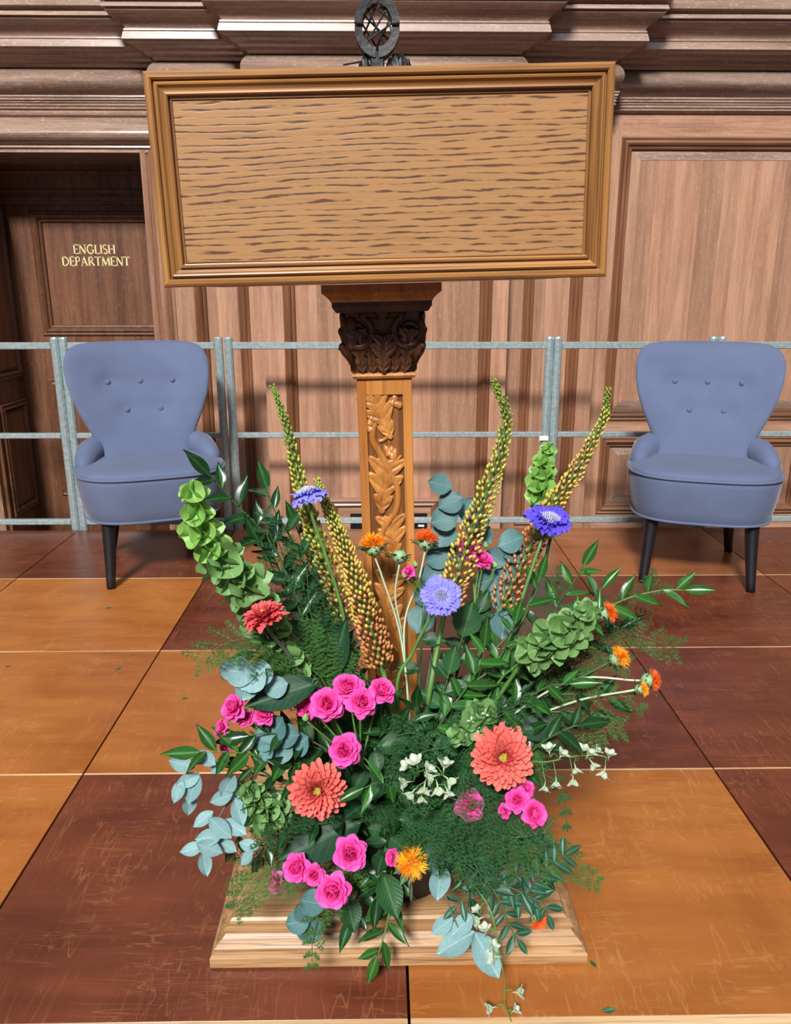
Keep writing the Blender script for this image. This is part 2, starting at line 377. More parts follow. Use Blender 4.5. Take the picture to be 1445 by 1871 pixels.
# ================================================================== THE SETTING
# ---- stage floor: decks in a grid, light worn front edges, dark slots between
floor = MB().box(-3.6, 3.7, 0.94, 3.49, -0.10, -0.030).build('floor', M_gap, kind='structure', label='raised wooden stage floor of scratched orange and red decks')
XS = [-2.865, -2.14, -1.415, -0.690, 0.035, 0.760, 1.485, 2.21, 2.935]
YS = [0.93, 1.57, 2.21, 2.85, 3.49]
O_, T_, R_ = M_orange, M_tan, M_red
TILE = [[R_, T_, O_, R_, O_, R_, R_, O_],
        [O_, O_, O_, O_, R_, R_, R_, R_],
        [R_, O_, O_, R_, R_, R_, R_, O_],
        [O_, R_, R_, T_, T_, T_, R_, R_]]
for r in range(4):
    for c in range(8):
        g = 0.0022
        MB().box(XS[c] + g, XS[c + 1] - g, YS[r] + 0.0045, YS[r + 1] - 0.0005, -0.030, 0.0, bev=0.0008).build('floor_panel', TILE[r][c], floor)
        MB().box(XS[c] + g, XS[c + 1] - g, YS[r] - (0.012 if r == 0 else 0), YS[r] + 0.0042, -0.030, 0.0002).build('edge_strip', M_edge, floor)
floor_low = MB().box(-4, 4, -3, 5, -0.64, -0.60).build('floor_hall', M_red, kind='structure', label='hall floor below the stage')
MB().box(-3.6, 3.7, 0.95, 0.97, -0.60, -0.03).build('stage_skirt', M_gap, floor)

# ---- panelled back wall in five bays that step forward towards the middle
FO, FM, FC = 4.0, 3.885, 3.77
XB = [-0.99, -0.56, 0.585, 1.03]
wall = MB()
wall.box(-3.4, -2.0, FO + .03, FO + .3, -0.6, 3.2)
wall.box(-2.0, -1.137, FO + .03, FO + .3, 1.72, 3.2)
wall.box(-1.137, XB[0], FO + .03, FO + .6, -0.6, 3.2)
wall.box(XB[0], XB[1], FM + .03, FO + .3, -0.6, 3.2)
wall.box(XB[1], XB[2], FC + .03, FO + .3, -0.6, 3.2)
wall.box(XB[2], XB[3], FM + .03, FO + .3, -0.6, 3.2)
wall.box(XB[3], 3.4, FO + .03, FO + .3, -0.6, 3.2)
wall = wall.build('wall_back', M_wallv, kind='structure', label='oak panelled back wall stepping forward in the middle')

MPROF = [(0, 0.0), (0.0, 0.006), (0.006, 0.010), (0.012, 0.006), (0.016, 0.004), (0.018, 0.010), (0.026, 0.014), (0.034, 0.008), (0.040, -0.004), (0.043, -0.004), (0.046, -0.001), (0.052, -0.004), (0.056, -0.016)]
def frame_mould(x0, x1, z0, z1, yf, prof, parent, name='panel_moulding', mats=None, M=None):
    """profile (inset, proud) swept round a rectangle with mitred corners"""
    mb = MB(); n = len(prof)
    cs = [(x0, z0, 1, 1), (x1, z0, -1, 1), (x1, z1, -1, -1), (x0, z1, 1, -1)]
    vs = []
    for (x, z, sx, sz) in cs:
        for (i, p) in prof: vs.append((x + sx * i, yf - p, z + sz * i))
    for k in range(4):
        fs = [(k * n + j, ((k + 1) % 4) * n + j, ((k + 1) % 4) * n + j + 1, k * n + j + 1) for j in range(n - 1)]
        mb.add([], [], 0); o = len(mb.v)
        if k == 0: mb.add(vs, fs, 0)
        else:
            mb.f += fs; mb.m += [k % 2] * len(fs)
    return mb.build(name, mats or [M_mouldh, M_mould], parent, mat=M)

def bay(x0, x1, yf, zlo, zhi, opens):
    """stiles and rails round panel openings (x0,x1,z0,z1), moulding and board field in each"""
    xs = sorted(set([o[0] for o in opens] + [o[1] for o in opens]))
    ox0, ox1 = min(xs), max(xs)
    MB().box(x0, ox0, yf, yf + .03, zlo, zhi).build('stile', M_wallv, wall)
    MB().box(ox1, x1, yf, yf + .03, zlo, zhi).build('stile', M_wallv, wall)
    opens = sorted(opens, key=lambda o: o[2]); z = zlo
    for o in opens:
        MB().box(ox0, ox1, yf, yf + .03, z, o[2]).build('rail', M_wallh, wall); z = o[3]
    MB().box(ox0, ox1, yf, yf + .03, z, zhi).build('rail', M_wallh, wall)
    for (a, b, c, d, nb, raised) in opens:
        frame_mould(a, b, c, d, yf, MPROF, wall)
        ia, ib, ic, id_ = a + .056, b - .056, c + .056, d - .056
        yb = yf + .018
        bw = 0.044 if raised else 0.0
        if raised:
            # sloping margin of the fielded panel
            frame_mould(ia, ib, ic, id_, yb, [(0, 0), (bw, 0.011), (bw, 0.009)], wall, 'panel_bevel', [M_corn, M_wallv])
        xw = (ib - ia - 2 * bw) / nb; xa = ia + bw
        cuts = [xa] + [xa + xw * (i + rnd(-.22, .22)) for i in range(1, nb)] + [ib - bw]
        for i in range(nb):
            MB().box(cuts[i], cuts[i + 1], yb - (.009 if raised else .0) , yb + .012, ic + bw, id_ - bw).build('panel_board', M_wallv, wall)

bay(XB[1], XB[2], FC, -0.6, 1.87, [(-0.465, 0.508, -0.28, 1.80, 8, False)])
bay(XB[0], XB[1], FM, -0.6, 1.87, [(-0.900, -0.640, -0.10, 1.78, 3, False)])
bay(XB[2], XB[3], FM, -0.6, 1.87, [(0.672, 0.955, -0.10, 1.78, 3, False)])
bay(XB[3], 2.32, FO, -0.6, 1.87, [(1.126, 2.20, 0.425, 1.765, 9, True), (1.126, 1.60, -0.075, 0.340, 4, True)])
bay(2.32, 3.4, FO, -0.6, 1.87, [(2.42, 3.30, 0.425, 1.765, 7, True), (2.42, 3.30, -0.075, 0.340, 6, True)])
bay(-3.4, -2.0, FO, -0.6, 1.70, [(-3.25, -2.15, 0.425, 1.60, 8, True), (-3.25, -2.15, -0.075, 0.340, 7, True)])
# second lower panel of the right bay stands on the same rail
MB().box(1.60, 1.68, FO, FO + .03, -0.075, 0.34).build('stile', M_wallv, wall)
frame_mould(1.68, 2.20, -0.075, 0.34, FO, MPROF, wall)
MB().box(1.736, 2.144, FO + .012, FO + .03, -0.019, 0.284).build('panel_board', M_wallv, wall)
# sides of the forward steps
for (x, ya, yb_) in ((XB[0], FM, FO), (XB[1], FC, FM), (XB[2], FC, FM), (XB[3], FM, FO)):
    s = 1 if x > 0 else -1
    MB().box(min(x, x - s * .02), max(x, x - s * .02), ya + .0301, yb_ + .05, -0.6, 1.87).build('return_stile', M_wallv, wall)

# ---- cornice, cushion frieze and reeded architrave follow the steps in plan
PLAN = [(-3.4, FO), (XB[0], FO), (XB[0], FM), (XB[1], FM), (XB[1], FC), (XB[2], FC), (XB[2], FM), (XB[3], FM), (XB[3], FO), (3.4, FO)]
def sweep(name, prof, mat, label, plan=PLAN, smooth=False):
    nrm = []
    for i in range(len(plan) - 1):
        dx, dy = plan[i + 1][0] - plan[i][0], plan[i + 1][1] - plan[i][1]
        l = math.hypot(dx, dy); nrm.append((dy / l, -dx / l))
    rings = []
    for i, (x, y) in enumerate(plan):
        ns = []
        if i > 0: ns.append(nrm[i - 1])
        if i < len(plan) - 1 and (not ns or nrm[i] != ns[0]): ns.append(nrm[i])
        ox, oy = sum(a[0] for a in ns), sum(a[1] for a in ns)
        rings.append([(x + ox * p, y + oy * p, z) for (p, z) in prof])
    return MB().loft(rings, close=False, cap0=False, cap1=False).build(name, mat, kind='structure', label=label, smooth=smooth)
corn = [(-0.05, 2.042), (0.012, 2.044), (0.020, 2.056), (0.045, 2.062), (0.050, 2.072), (0.075, 2.078), (0.080, 2.088), (0.108, 2.094), (0.112, 2.099), (0.119, 2.101),
        (0.112, 2.130), (0.106, 2.134), (0.110, 2.136), (0.109, 2.142), (0.103, 2.145), (0.105, 2.149), (0.110, 2.156), (0.120, 2.166), (0.136, 2.177), (0.154, 2.186), (0.164, 2.194), (0.166, 2.197),
        (0.160, 2.198), (0.160, 2.203), (0.177, 2.205), (0.171, 2.222), (0.160, 2.226), (0.164, 2.232), (0.190, 2.238), (0.190, 2.34), (0.12, 2.62), (-0.05, 2.62)]
sweep('trim_1', corn, M_corn, 'heavily moulded dark oak cornice with stepped returns along the top of the wall')
fr = [(-0.05, 1.926)] + [(0.004 + 0.040 * math.sin(PI * (i / 14)) ** 0.7, 1.928 + 0.116 * i / 14) for i in range(15)] + [(-0.05, 2.046)]
sweep('trim_2', fr, M_corn, 'rounded cushion frieze of oak under the dark cornice', smooth=True)
ar = [(-0.02, 1.926), (0.030, 1.927), (0.031, 1.920), (0.026, 1.918), (0.026, 1.908), (0.018, 1.907), (0.024, 1.900), (0.018, 1.893), (0.023, 1.886), (0.016, 1.880), (0.022, 1.873), (0.014, 1.867), (0.004, 1.864), (-0.02, 1.863)]
sweep('trim_3', ar, M_corn, 'thin reeded band of oak below the cushion frieze')
dh = [(-0.02, 1.866), (0.020, 1.864), (0.026, 1.856), (0.022, 1.846), (0.010, 1.838), (0.008, 1.812)] + [(0.010 + 0.046 * math.sin(PI * min(1, max(0, i / 10))) ** 0.8, 1.808 - 0.086 * i / 10) for i in range(11)] + \
     [(0.012, 1.718), (0.014, 1.710), (0.004, 1.708), (0.004, 1.698), (0.008, 1.696), (0.008, 1.690), (-0.03, 1.689), (-0.35, 1.689)]
sweep('trim_4', dh, M_corn, 'rolled oak head moulding over the dark doorway', plan=[(-3.4, FO), (XB[0] - 0.07, FO)], smooth=False)
# door casing (right jamb) with rounded beads
cas = MB()
prof = [(-1.137, 0.36), (-1.137, 0.0), (-1.134, -0.010), (-1.122, -0.014), (-1.112, -0.010), (-1.106, -0.004), (-1.104, 0.002)] + \
       [(-1.098 + 0.056 * i / 8, -0.004 - 0.026 * math.sin(PI * i / 8)) for i in range(9)] + [(-1.038, 0.004), (-1.030, -0.008), (-1.020, -0.008), (-1.014, 0.004), (-0.99, 0.004), (-0.99, 0.05)]
cas.loft([[(x, FO + y, z) for (x, y) in prof] for z in (-0.6, 1.70)], close=False, cap0=False, cap1=False)
cas.build('trim_5', M_wallv, kind='structure', label='rounded oak door casing beside the dark doorway')

# ---- doorway recess with the lettered door
DY = 4.385
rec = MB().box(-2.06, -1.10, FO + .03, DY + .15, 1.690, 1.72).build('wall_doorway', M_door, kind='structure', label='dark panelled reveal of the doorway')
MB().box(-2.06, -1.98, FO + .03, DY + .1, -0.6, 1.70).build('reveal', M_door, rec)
def rot_frame(x, y0, y1, z0, z1, parent):       # moulding on the left reveal, facing +x
    mb = MB(); n = len(MPROF); vs = []
    for (y, z, sy, sz) in ((y0, z0, 1, 1), (y1, z0, -1, 1), (y1, z1, -1, -1), (y0, z1, 1, -1)):
        for (i, p) in MPROF: vs.append((x + p + .004, y + sy * i * .8, z + sz * i))
    fs = [(k * n + j, ((k + 1) % 4) * n + j, ((k + 1) % 4) * n + j + 1, k * n + j + 1) for k in range(4) for j in range(n - 1)]
    mb.add(vs, fs); mb.build('panel_moulding', M_door, parent)
    MB().box(x, x + .006, y0 + .045, y1 - .045, z0 + .056, z1 - .056).build('panel_board', M_door, parent)
rot_frame(-1.98, FO + .06, DY - .03, 0.62, 1.50, rec)
rot_frame(-1.98, FO + .06, DY - .03, -0.10, 0.50, rec)
MB().box(-2.0, -1.13, DY - .03, DY + .1, 1.50, 1.69).build('transom', M_door, rec)
for z in (1.515, 1.55, 1.64): MB().box(-2.0, -1.13, DY - .045, DY - .03, z, z + .018).build('transom_bead', M_door, rec)
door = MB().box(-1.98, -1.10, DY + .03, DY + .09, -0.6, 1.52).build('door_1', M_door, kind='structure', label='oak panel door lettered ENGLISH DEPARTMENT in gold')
DX0, DX1 = -1.845, -1.17
for (a, b, c, d) in ((-1.98, DX0, -0.6, 1.51), (DX1, -1.11, -0.6, 1.51)):
    MB().box(a, b, DY, DY + .03, c, d).build('stile', M_door, door)
for (c, d) in ((-0.6, -0.06), (0.60, 0.835), (1.47, 1.51)):
    MB().box(DX0, DX1, DY, DY + .03, c, d).build('rail', M_door, door)
for (c, d) in ((0.835, 1.47), (-0.06, 0.60)):
    frame_mould(DX0, DX1, c, d, DY, MPROF, door, mats=[M_door, M_door])
    cuts = [DX0 + .056, -1.64, -1.46, -1.36, DX1 - .056]
    for i in range(4): MB().box(cuts[i], cuts[i + 1], DY + .014, DY + .03, c + .056, d - .056).build('panel_board', M_door, door)
# lettering, drawn as strokes: (points, width)
def arc(cx, cy, rx, ry, a0, a1, n=9): return [(cx + rx * math.cos(math.radians(a0 + (a1 - a0) * i / n)), cy + ry * math.sin(math.radians(a0 + (a1 - a0) * i / n))) for i in range(n + 1)]
TK, TN = .15, .075
def serif(x, y, wd=.14): return ([(x - wd, y), (x + wd, y)], .055)
GL = {
 'E': (.62, [([(.14, 0), (.14, 1)], TK), ([(.05, .97), (.56, .97)], TN), ([(.14, .52), (.46, .52)], TN), ([(.05, .03), (.60, .03)], TN), ([(.55, .97), (.55, .84)], .06), ([(.46, .60), (.46, .44)], .05), ([(.585, .03), (.60, .18)], .06)]),
 'N': (.86, [([(.14, 0), (.14, .96)], TN), ([(.12, .98), (.72, .02)], TK), ([(.72, 0), (.72, 1)], TN), serif(.14, .03), serif(.72, .97), ([(.0, .97), (.16, .97)], .055)]),
 'G': (.88, [(arc(.46, .5, .36, .47, 50, 320), .13), ([(.74, .44), (.74, .08)], TK), ([(.58, .44), (.86, .44)], .055), ([(.69, .86), (.73, .68)], .06)]),
 'L': (.60, [([(.14, 0), (.14, 1)], TK), ([(.05, .03), (.56, .03)], TN), serif(.14, .97), ([(.54, .03), (.56, .2)], .06)]),
 'I': (.32, [([(.16, 0), (.16, 1)], TK), serif(.16, .97), serif(.16, .03)]),
 'S': (.58, [(arc(.28, .74, .19, .22, 40, 262), .10), (arc(.28, .27, .21, .24, 85, -140), .12), ([(.27, .53), (.30, .49)], .14)]),
 'H': (.86, [([(.14, 0), (.14, 1)], TK), ([(.70, 0), (.70, 1)], TK), ([(.14, .52), (.70, .52)], TN), serif(.14, .97), serif(.14, .03), serif(.70, .97), serif(.70, .03)]),
 'D': (.84, [([(.14, 0), (.14, 1)], TK), (arc(.28, .5, .46, .47, -90, 90, 12), .11), ([(.05, .97), (.30, .97)], TN), ([(.05, .03), (.30, .03)], TN)]),
 'P': (.62, [([(.14, 0), (.14, 1)], TK), (arc(.28, .73, .26, .24, -90, 90), .10), ([(.05, .97), (.28, .97)], TN), ([(.14, .49), (.28, .49)], TN), serif(.14, .03)]),
 'A': (.84, [([(.12, 0), (.42, 1)], TN), ([(.40, 1), (.72, 0)], TK), ([(.22, .36), (.60, .36)], TN), serif(.12, .03, .11), serif(.72, .03)]),
 'R': (.76, [([(.14, 0), (.14, 1)], TK), (arc(.28, .74, .25, .23, -90, 90), .10), ([(.05, .97), (.28, .97)], TN), ([(.14, .51), (.28, .51)], TN), ([(.32, .5), (.70, .02)], .13), serif(.14, .03)]),
 'T': (.72, [([(.36, 0), (.36, 1)], TK), ([(.04, .97), (.68, .97)], TN), ([(.05, .97), (.05, .83)], .06), ([(.67, .97), (.67, .83)], .06), serif(.36, .03)]),
 'M': (1.0, [([(.12, 0), (.18, .97)], TN), ([(.17, 1), (.50, .05)], TK), ([(.50, .05), (.82, 1)], TN), ([(.82, 1), (.88, 0)], TK), serif(.12, .03, .11), serif(.88, .03, .12)]),
}
def word(txt, xc, z0, h, y, parent):
    wd = sum(GL[c][0] for c in txt) * h; x = xc - wd / 2; mb = MB()
    for c in txt:
        for (pts, th) in GL[c][1]:
            for i in range(len(pts) - 1):
                a, b = V((x + pts[i][0] * h, 0, z0 + pts[i][1] * h)), V((x + pts[i + 1][0] * h, 0, z0 + pts[i + 1][1] * h))
                d = (b - a).normalized(); q = V((-d.z, 0, d.x)) * (th * h / 2)
                vs = [a - q, b - q, b + q, a + q]
                vs = [V((p.x, y, p.z)) for p in vs] + [V((p.x, y + .0015, p.z)) for p in vs]
                mb.add(vs, [(0, 1, 2, 3), (0, 4, 5, 1), (1, 5, 6, 2), (2, 6, 7, 3), (3, 7, 4, 0)])
        x += GL[c][0] * h
    mb.build('lettering', M_gold, parent)
p1, p2 = at(173, 464, DY + .0125), at(176, 486, DY + .0125)
word('ENGLISH', p1.x, p1.z, 0.0475, DY + .0125, door)
word('DEPARTMENT', p2.x, p2.z, 0.0475, DY + .0125, door)

# ---- floor vent box on the wall behind the lectern
vent = thing('wall_vent', 'small framed oak vent with black slots low on the wall behind the lectern', 'vent', (0.005, FC, -0.15))
va, vb = at(603, 920, FC - .03).x, at(801, 920, FC - .03).x
MB().box(va, vb, FC - .03, FC + .018, -0.16, 0.075).build('vent_box', M_wallh, vent)
frame_mould(va, vb, -0.16, 0.075, FC - .03, MPROF, vent, 'vent_moulding')
for (a, b) in ((640, 662), (742, 780)):
    xa, xb = at(a, 945, FC - .04).x, at(b, 945, FC - .04).x
    MB().box(xa, xb, FC - .040, FC - .028, -0.13, 0.005).build('vent_slot', M_black, vent)
xa = at(764, 945, FC - .04).x
MB().box(xa, xa + .03, FC - .042, FC - .039, -0.062, -0.052).build('vent_label', M_white, vent)

# ================================================================== STEEL BARRIERS BEHIND THE STAGE
def barrier(x0, x1, label):
    y = 3.515
    t = thing('stage_barrier', label, 'barrier', ((x0 + x1) / 2, y, -0.15), 'galvanised barriers along the back of the stage')
    for x in (x0, x1):
        MB().tube([(x, y, -0.6), (x, y, 0.866), (x, y, 0.873)], [.019, .019, .017], 12).build('post', M_steel, t, smooth=False)
    for (z, h) in ((0.836, .015), (0.439, .012), (0.035, .013)):
        MB().box(x0 + .018, x1 - .018, y - .013, y + .013, z - h, z + h, bev=.003).build('rail', M_steel, t)
    return t
barrier(-2.90, -1.434, 'steel barrier at the far left, mostly outside the picture')
barrier(-1.396, -0.722, 'short steel barrier behind the chair on the left')
b3 = barrier(-0.678, 0.734, 'wide steel barrier with three rails behind the lectern')
MB().box(0.705, 0.745, 3.490, 3.496, 0.415, 0.435).build('paper_tag', M_white, b3)
barrier(0.772, 1.458, 'short steel barrier behind the chair on the right')
barrier(1.498, 2.9, 'steel barrier at the far right, only its end in the picture')

# ================================================================== CHAIRS
def interp(tab, x):
    for i in range(len(tab) - 1):
        if x <= tab[i + 1][0]:
            a, b = tab[i], tab[i + 1]; k = (x - a[0]) / (b[0] - a[0]); k = max(0, min(1, k)); k = k
            return a[1] + (b[1] - a[1]) * k
    return tab[-1][1]
HW = [(.36, .165), (.42, .168), (.47, .178), (.53, .200), (.60, .232), (.67, .258), (.73, .271), (.78, .275), (.81, .272), (.835, .262), (.852, .246), (.863, .225), (.869, .195), (.872, .15)]
BUT = [(-.120, .720), (.004, .720), (.128, .720), (-.058, .612), (.070, .612)]
def back_y(u, z):
    lean = .035 + .34 * (z - .40) + .06 * max(0, z - .6)
    return lean - .085 * abs(u) ** 2.2
def chair_meshes():
    Ms = {}
    # back: closed loft of rounded cross sections
    zs = [.36 + (.835 - .36) * i / 34 for i in range(34)] + [.835, .844, .852, .858, .863, .867, .8695, .872]
    rings = []
    n = 60
    for z in zs:
        hw = interp(HW, z); ring = []
        top = max(0, (z - .82) / .052); th = .042 * math.sqrt(max(0.05, 1 - top ** 2.2))
        for k in range(n):
            a = 2 * PI * k / n
            cx, sy = math.cos(a), math.sin(a)
            u = math.copysign(abs(cx) ** .62, cx); s = math.copysign(abs(sy) ** .8, sy)
            x = u * hw; y = back_y(x / .275, z) + .04 + s * th - (.012 * (1 - u * u) if s < 0 else 0)
            if s < 0:
                for (bx, bz) in BUT:
                    d2 = (x - bx) ** 2 + (z - bz) ** 2
                    y += .015 * math.exp(-d2 / .0009) + .006 * math.exp(-d2 / .006)
            ring.append((x, y, z))
        rings.append(ring)
    Ms['backrest'] = MB().loft(rings).mesh('backrest', M_velvet, True)
    # seat
    def plan(sc, z, ex=3.2, hwx=.278, hd=.285, yc=-.005):
        r = []
        for k in range(56):
            a = 2 * PI * k / 56; c, s = math.cos(a), math.sin(a)
            x = math.copysign(abs(c) ** (2 / ex), c) * hwx * sc; y = math.copysign(abs(s) ** (2 / ex), s) * hd * sc
            if y > 0: x *= 1 - .16 * (y / hd)
            r.append((x, yc + y, z))
        return r
    Ms['seat_base'] = MB().loft([plan(.84, .243), plan(.885, .243), plan(.905, .250), plan(.935, .29), plan(.965, .34), plan(.985, .39), plan(.985, .412), plan(.96, .42)]).mesh('seat_base', M_velvet, True)
    Ms['seat_cushion'] = MB().loft([plan(.955, .405), plan(.985, .416), plan(.975, .426), plan(.93, .434), plan(.82, .441), plan(.62, .446), plan(.35, .448), plan(.08, .449)]).mesh('seat_cushion', M_velvet, True)
    for nm, sc, z in (('top_piping', .992, .414), ('bottom_piping', .905, .249)):
        p = plan(sc, z); p = [V(q) for q in p] + [V(p[0])]
        Ms[nm] = MB().tube(p, .0052, 8, cap=False).mesh(nm, M_velvet, True)
    # arms: lofted stubs
    for s, nm in ((-1, 'arm_l'), (1, 'arm_r')):
        pts = [(.130, .13, .470, .055, .048), (.170, .105, .478, .058, .048), (.208, .055, .466, .052, .050), (.226, -.005, .450, .043, .046), (.234, -.050, .438, .036, .038), (.238, -.078, .430, .024, .026), (.238, -.088, .426, .006, .010)]
        rings = []
        for (x, y, z, rx, rz) in pts:
            rings.append([(s * (x + rx * math.cos(2 * PI * k / 20)), y - .2 * rz * math.sin(2 * PI * k / 20), z + rz * math.sin(2 * PI * k / 20)) for k in range(20)])
        Ms[nm] = MB().loft(rings).mesh('arm', M_velvet, True)
    # legs
    def leg(x0, y0, x1, y1, curve):
        P = []
        for i in range(9):
            t = i / 8; P.append((x0 + (x1 - x0) * (t ** curve), y0 + (y1 - y0) * (t ** curve), .255 * (1 - t)))
        return MB().tube(P, [.0265 - .0105 * i / 8 for i in range(9)], 14).mesh('leg', M_leg, True)
    Ms['legs'] = [leg(-.175, -.185, -.190, -.235, 1.2), leg(.175, -.185, .190, -.235, 1.2), leg(-.140, .165, -.165, .245, 1.7), leg(.140, .165, .165, .245, 1.7)]
    bt = MB(); rr = []
    for (r, y) in ((.0115, .004), (.0115, 0), (.0095, -.004), (.005, -.0062), (.001, -.0068)):
        rr.append([(r * math.cos(2 * PI * k / 16), y, r * math.sin(2 * PI * k / 16)) for k in range(16)])
    Ms['button'] = bt.loft(rr).mesh('button', M_velvet, True)
    return Ms
CM = chair_meshes()
def chair(loc, rot, label):
    t = thing('slipper_chair', label, 'chair', loc, 'blue grey velvet chairs on the stage', rot)
    W_ = WORLD[t.name]
    for nm in ('backrest', 'seat_base', 'seat_cushion', 'top_piping', 'bottom_piping'): obj(nm, CM[nm], t, W_)
    obj('arm', CM['arm_l'], t, W_); obj('arm', CM['arm_r'], t, W_)
    for l in CM['legs']: obj('leg', l, t, W_)
    for (bx, bz) in BUT:
        u = bx / interp(HW, bz)
        y = back_y(bx / .275, bz) + .04 - .042 - .012 * (1 - u * u) + .021 - .003
        obj('button', CM['button'], t, W_ @ Matrix.Translation((bx, y, bz)))
chair((-0.922, 3.03, 0), math.radians(21), 'blue grey velvet chair on the left in front of the dark doorway')
chair((1.235, 2.955, 0), math.radians(-17), 'blue grey velvet chair on the right in front of the large oak panel')
# ================================================================== LECTERN
LX, LY = 0.022, 1.335
lect = thing('lectern', 'carved golden oak lectern with a wide framed desk front on a slim post', 'lectern', (LX, LY, 0))
# moulded square plinth
HB = 0.307
def plinth(prof, name, mat):
    rings = [[(LX - HB + i, LY - HB + i, z), (LX + HB - i, LY - HB + i, z), (LX + HB - i, LY + HB - i, z), (LX - HB + i, LY + HB - i, z)] for (i, z) in prof]
    # separate faces so that the four sides keep crisp mitres
    return MB().loft(rings).build(name, mat, lect)
plinth([(.004, 0), (0, .004), (0, .021), (.003, .026), (.010, .0285)], 'plinth_foot', M_base)
plinth([(.011, .0285), (.008, .031), (.007, .034), (.010, .038), (.018, .044), (.023, .050), (.024, .054), (.021, .056), (.021, .060), (.026, .062)], 'plinth_ogee', M_base)
plinth([(.032, .060), (.030, .063), (.030, .068), (.034, .072), (.05, .0722)], 'plinth_top', M_base)

ROLL = math.radians(1.4)
RM = Matrix.Translation((LX, LY, 0.07)) @ Matrix.Rotation(-ROLL, 4, 'Y') @ Matrix.Translation((-LX, -LY, -0.07))
SF = 1.29                      # front of the post
hw = 0.0450
YC = SF + hw
def up(mb, name, mat, smooth=False, parent=None): return mb.build(name, mat, parent or lect, smooth, mat=RM)
# foot of the post
up(MB().box(LX - .075, LX + .075, YC - .075, YC + .075, .0722, .11, bev=.006), 'post_foot', M_shaft)
shaft = up(MB().box(LX - hw, LX + hw, SF + .007, SF + 2 * hw, .11, .925, bev=.002), 'post', M_shaft)
BD = 0.0150
up(MB().box(LX - hw, LX - hw + BD, SF, SF + .0072, .11, .925, bev=.001), 'post_border', M_shaft)
up(MB().box(LX + hw - BD, LX + hw, SF, SF + .0072, .11, .925, bev=.001), 'post_border', M_shaft)
up(MB().box(LX - hw + BD, LX + hw - BD, SF, SF + .0072, .898, .925, bev=.001), 'post_border', M_shaft)
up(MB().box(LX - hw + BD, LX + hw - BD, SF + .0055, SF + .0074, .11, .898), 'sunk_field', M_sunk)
# carving in relief: leaf grid with lobes, midrib groove and doming
def oak_leaf(length, width, relief, lobes=3.0, m=44, bend=0.0):
    mb = MB(); vs = []; A = [-1, -.94, -.80, -.62, -.42, -.22, -.10, 0, .10, .22, .42, .62, .80, .94, 1]; na = len(A)
    for i in range(m + 1):
        t = i / m
        env = math.sin(PI * min(1, t * .86 + .07)) ** .6 * (0.50 + 0.70 * t)
        ph = (lobes * t + .15) % 1.0
        lob = 0.30 + 0.70 * math.sin(PI * ph) ** .55
        hwid = width / 2 * env * lob
        if t > .88: hwid = width / 2 * .42 * math.sqrt(max(0.0, 1 - ((t - .88) / .12) ** 2)) + width * .01
        if t < .06: hwid = width * .07
        for a in A:
            y = t * length + abs(a) * hwid * .75
            x = a * hwid + bend * t * t
            z = relief * (.72 + .28 * (1 - abs(a)))
            z -= relief * .55 * math.exp(-(a / .10) ** 2)                      # midrib groove
            z -= relief * .40 * math.exp(-((ph - .5) / .09) ** 2) * min(1, 4 * abs(a) * (1 - abs(a)))   # side veins
            if abs(a) == 1: z = -0.0015
            vs.append((x, y, z))
    fs = [(i * na + j, i * na + j + 1, (i + 1) * na + j + 1, (i + 1) * na + j) for i in range(m) for j in range(na - 1)]
    return mb.add(vs, fs)
leaf_me = oak_leaf(0.078, 0.066, 0.0052).mesh('carved_leaf', M_carve, True)
YF = SF + .0055
def carve_at(px, py, deg, s, me, name):
    p = at(px, py, YF); p.y = YF
    a = math.radians(deg)
    obj(name, me, lect, basis(V((math.cos(a), 0, math.sin(a))), V((0, -1, 0)), p, s))
carve_at(715, 802, 112, 1.02, leaf_me, 'carved_leaf')
carve_at(697, 938, 84, 1.18, leaf_me, 'carved_leaf')
carve_at(722, 1020, 96, 0.95, leaf_me, 'carved_leaf')
carve_at(701, 1128, 80, 1.05, leaf_me, 'carved_leaf')
carve_at(728, 1190, 104, 1.05, leaf_me, 'carved_leaf')
carve_at(708, 1300, 85, 1.05, leaf_me, 'carved_leaf')
vine = crom([at(px, py, YF) for (px, py) in ((712, 1400), (722, 1300), (735, 1210), (716, 1150), (698, 1090), (706, 1030), (694, 1000), (702, 965), (722, 935), (727, 905), (722, 880), (706, 850), (692, 825), (681, 805), (682, 785), (688, 770))], 5)
vine = [V((p.x, YF, p.z)) for p in vine]
MB().tube(vine, [.0062] * (len(vine) - 8) + [.0062 - .0004 * i for i in range(8)], 8).build('carved_vine', M_carve, lect, True)
tw = [V((at(px, py, YF).x, YF, at(px, py, YF).z)) for (px, py) in ((692, 806), (702, 803), (712, 790), (714, 772), (708, 752), (694, 738))]
MB().tube(crom(tw, 4), .0036, 7).build('carved_vine', M_carve, lect, True)
tw = [V((at(px, py, YF).x, YF, at(px, py, YF).z)) for (px, py) in ((712, 860), (718, 848), (728, 838), (733, 832))]
MB().tube(crom(tw, 4), .0026, 7).build('carved_vine', M_carve, lect, True)
def acorn_mesh():
    mb = MB(); R = [(-.010, .002, .002), (-.008, .0062, .0062), (-.003, .0076, .0076), (-.0025, .0064, .0064), (.003, .0066, .0066), (.009, .0048, .0048), (.0125, .0018, .0018), (.0135, .0004, .0004)]
    rings = [[(a * math.cos(2 * PI * k / 10), y, a * .8 * math.sin(2 * PI * k / 10)) for k in range(10)] for (y, a, c) in R]
    return mb.loft(rings).mesh('acorn', M_carve, True)
AC = acorn_mesh()
for (px, py, dg) in ((719, 732, 75), (726, 739, 160), (677, 770, 70), (675, 781, 120), (709, 825, 120), (719, 832, 75), (716, 828, 95)):
    carve_at(px, py, dg, 0.95, AC, 'acorn')
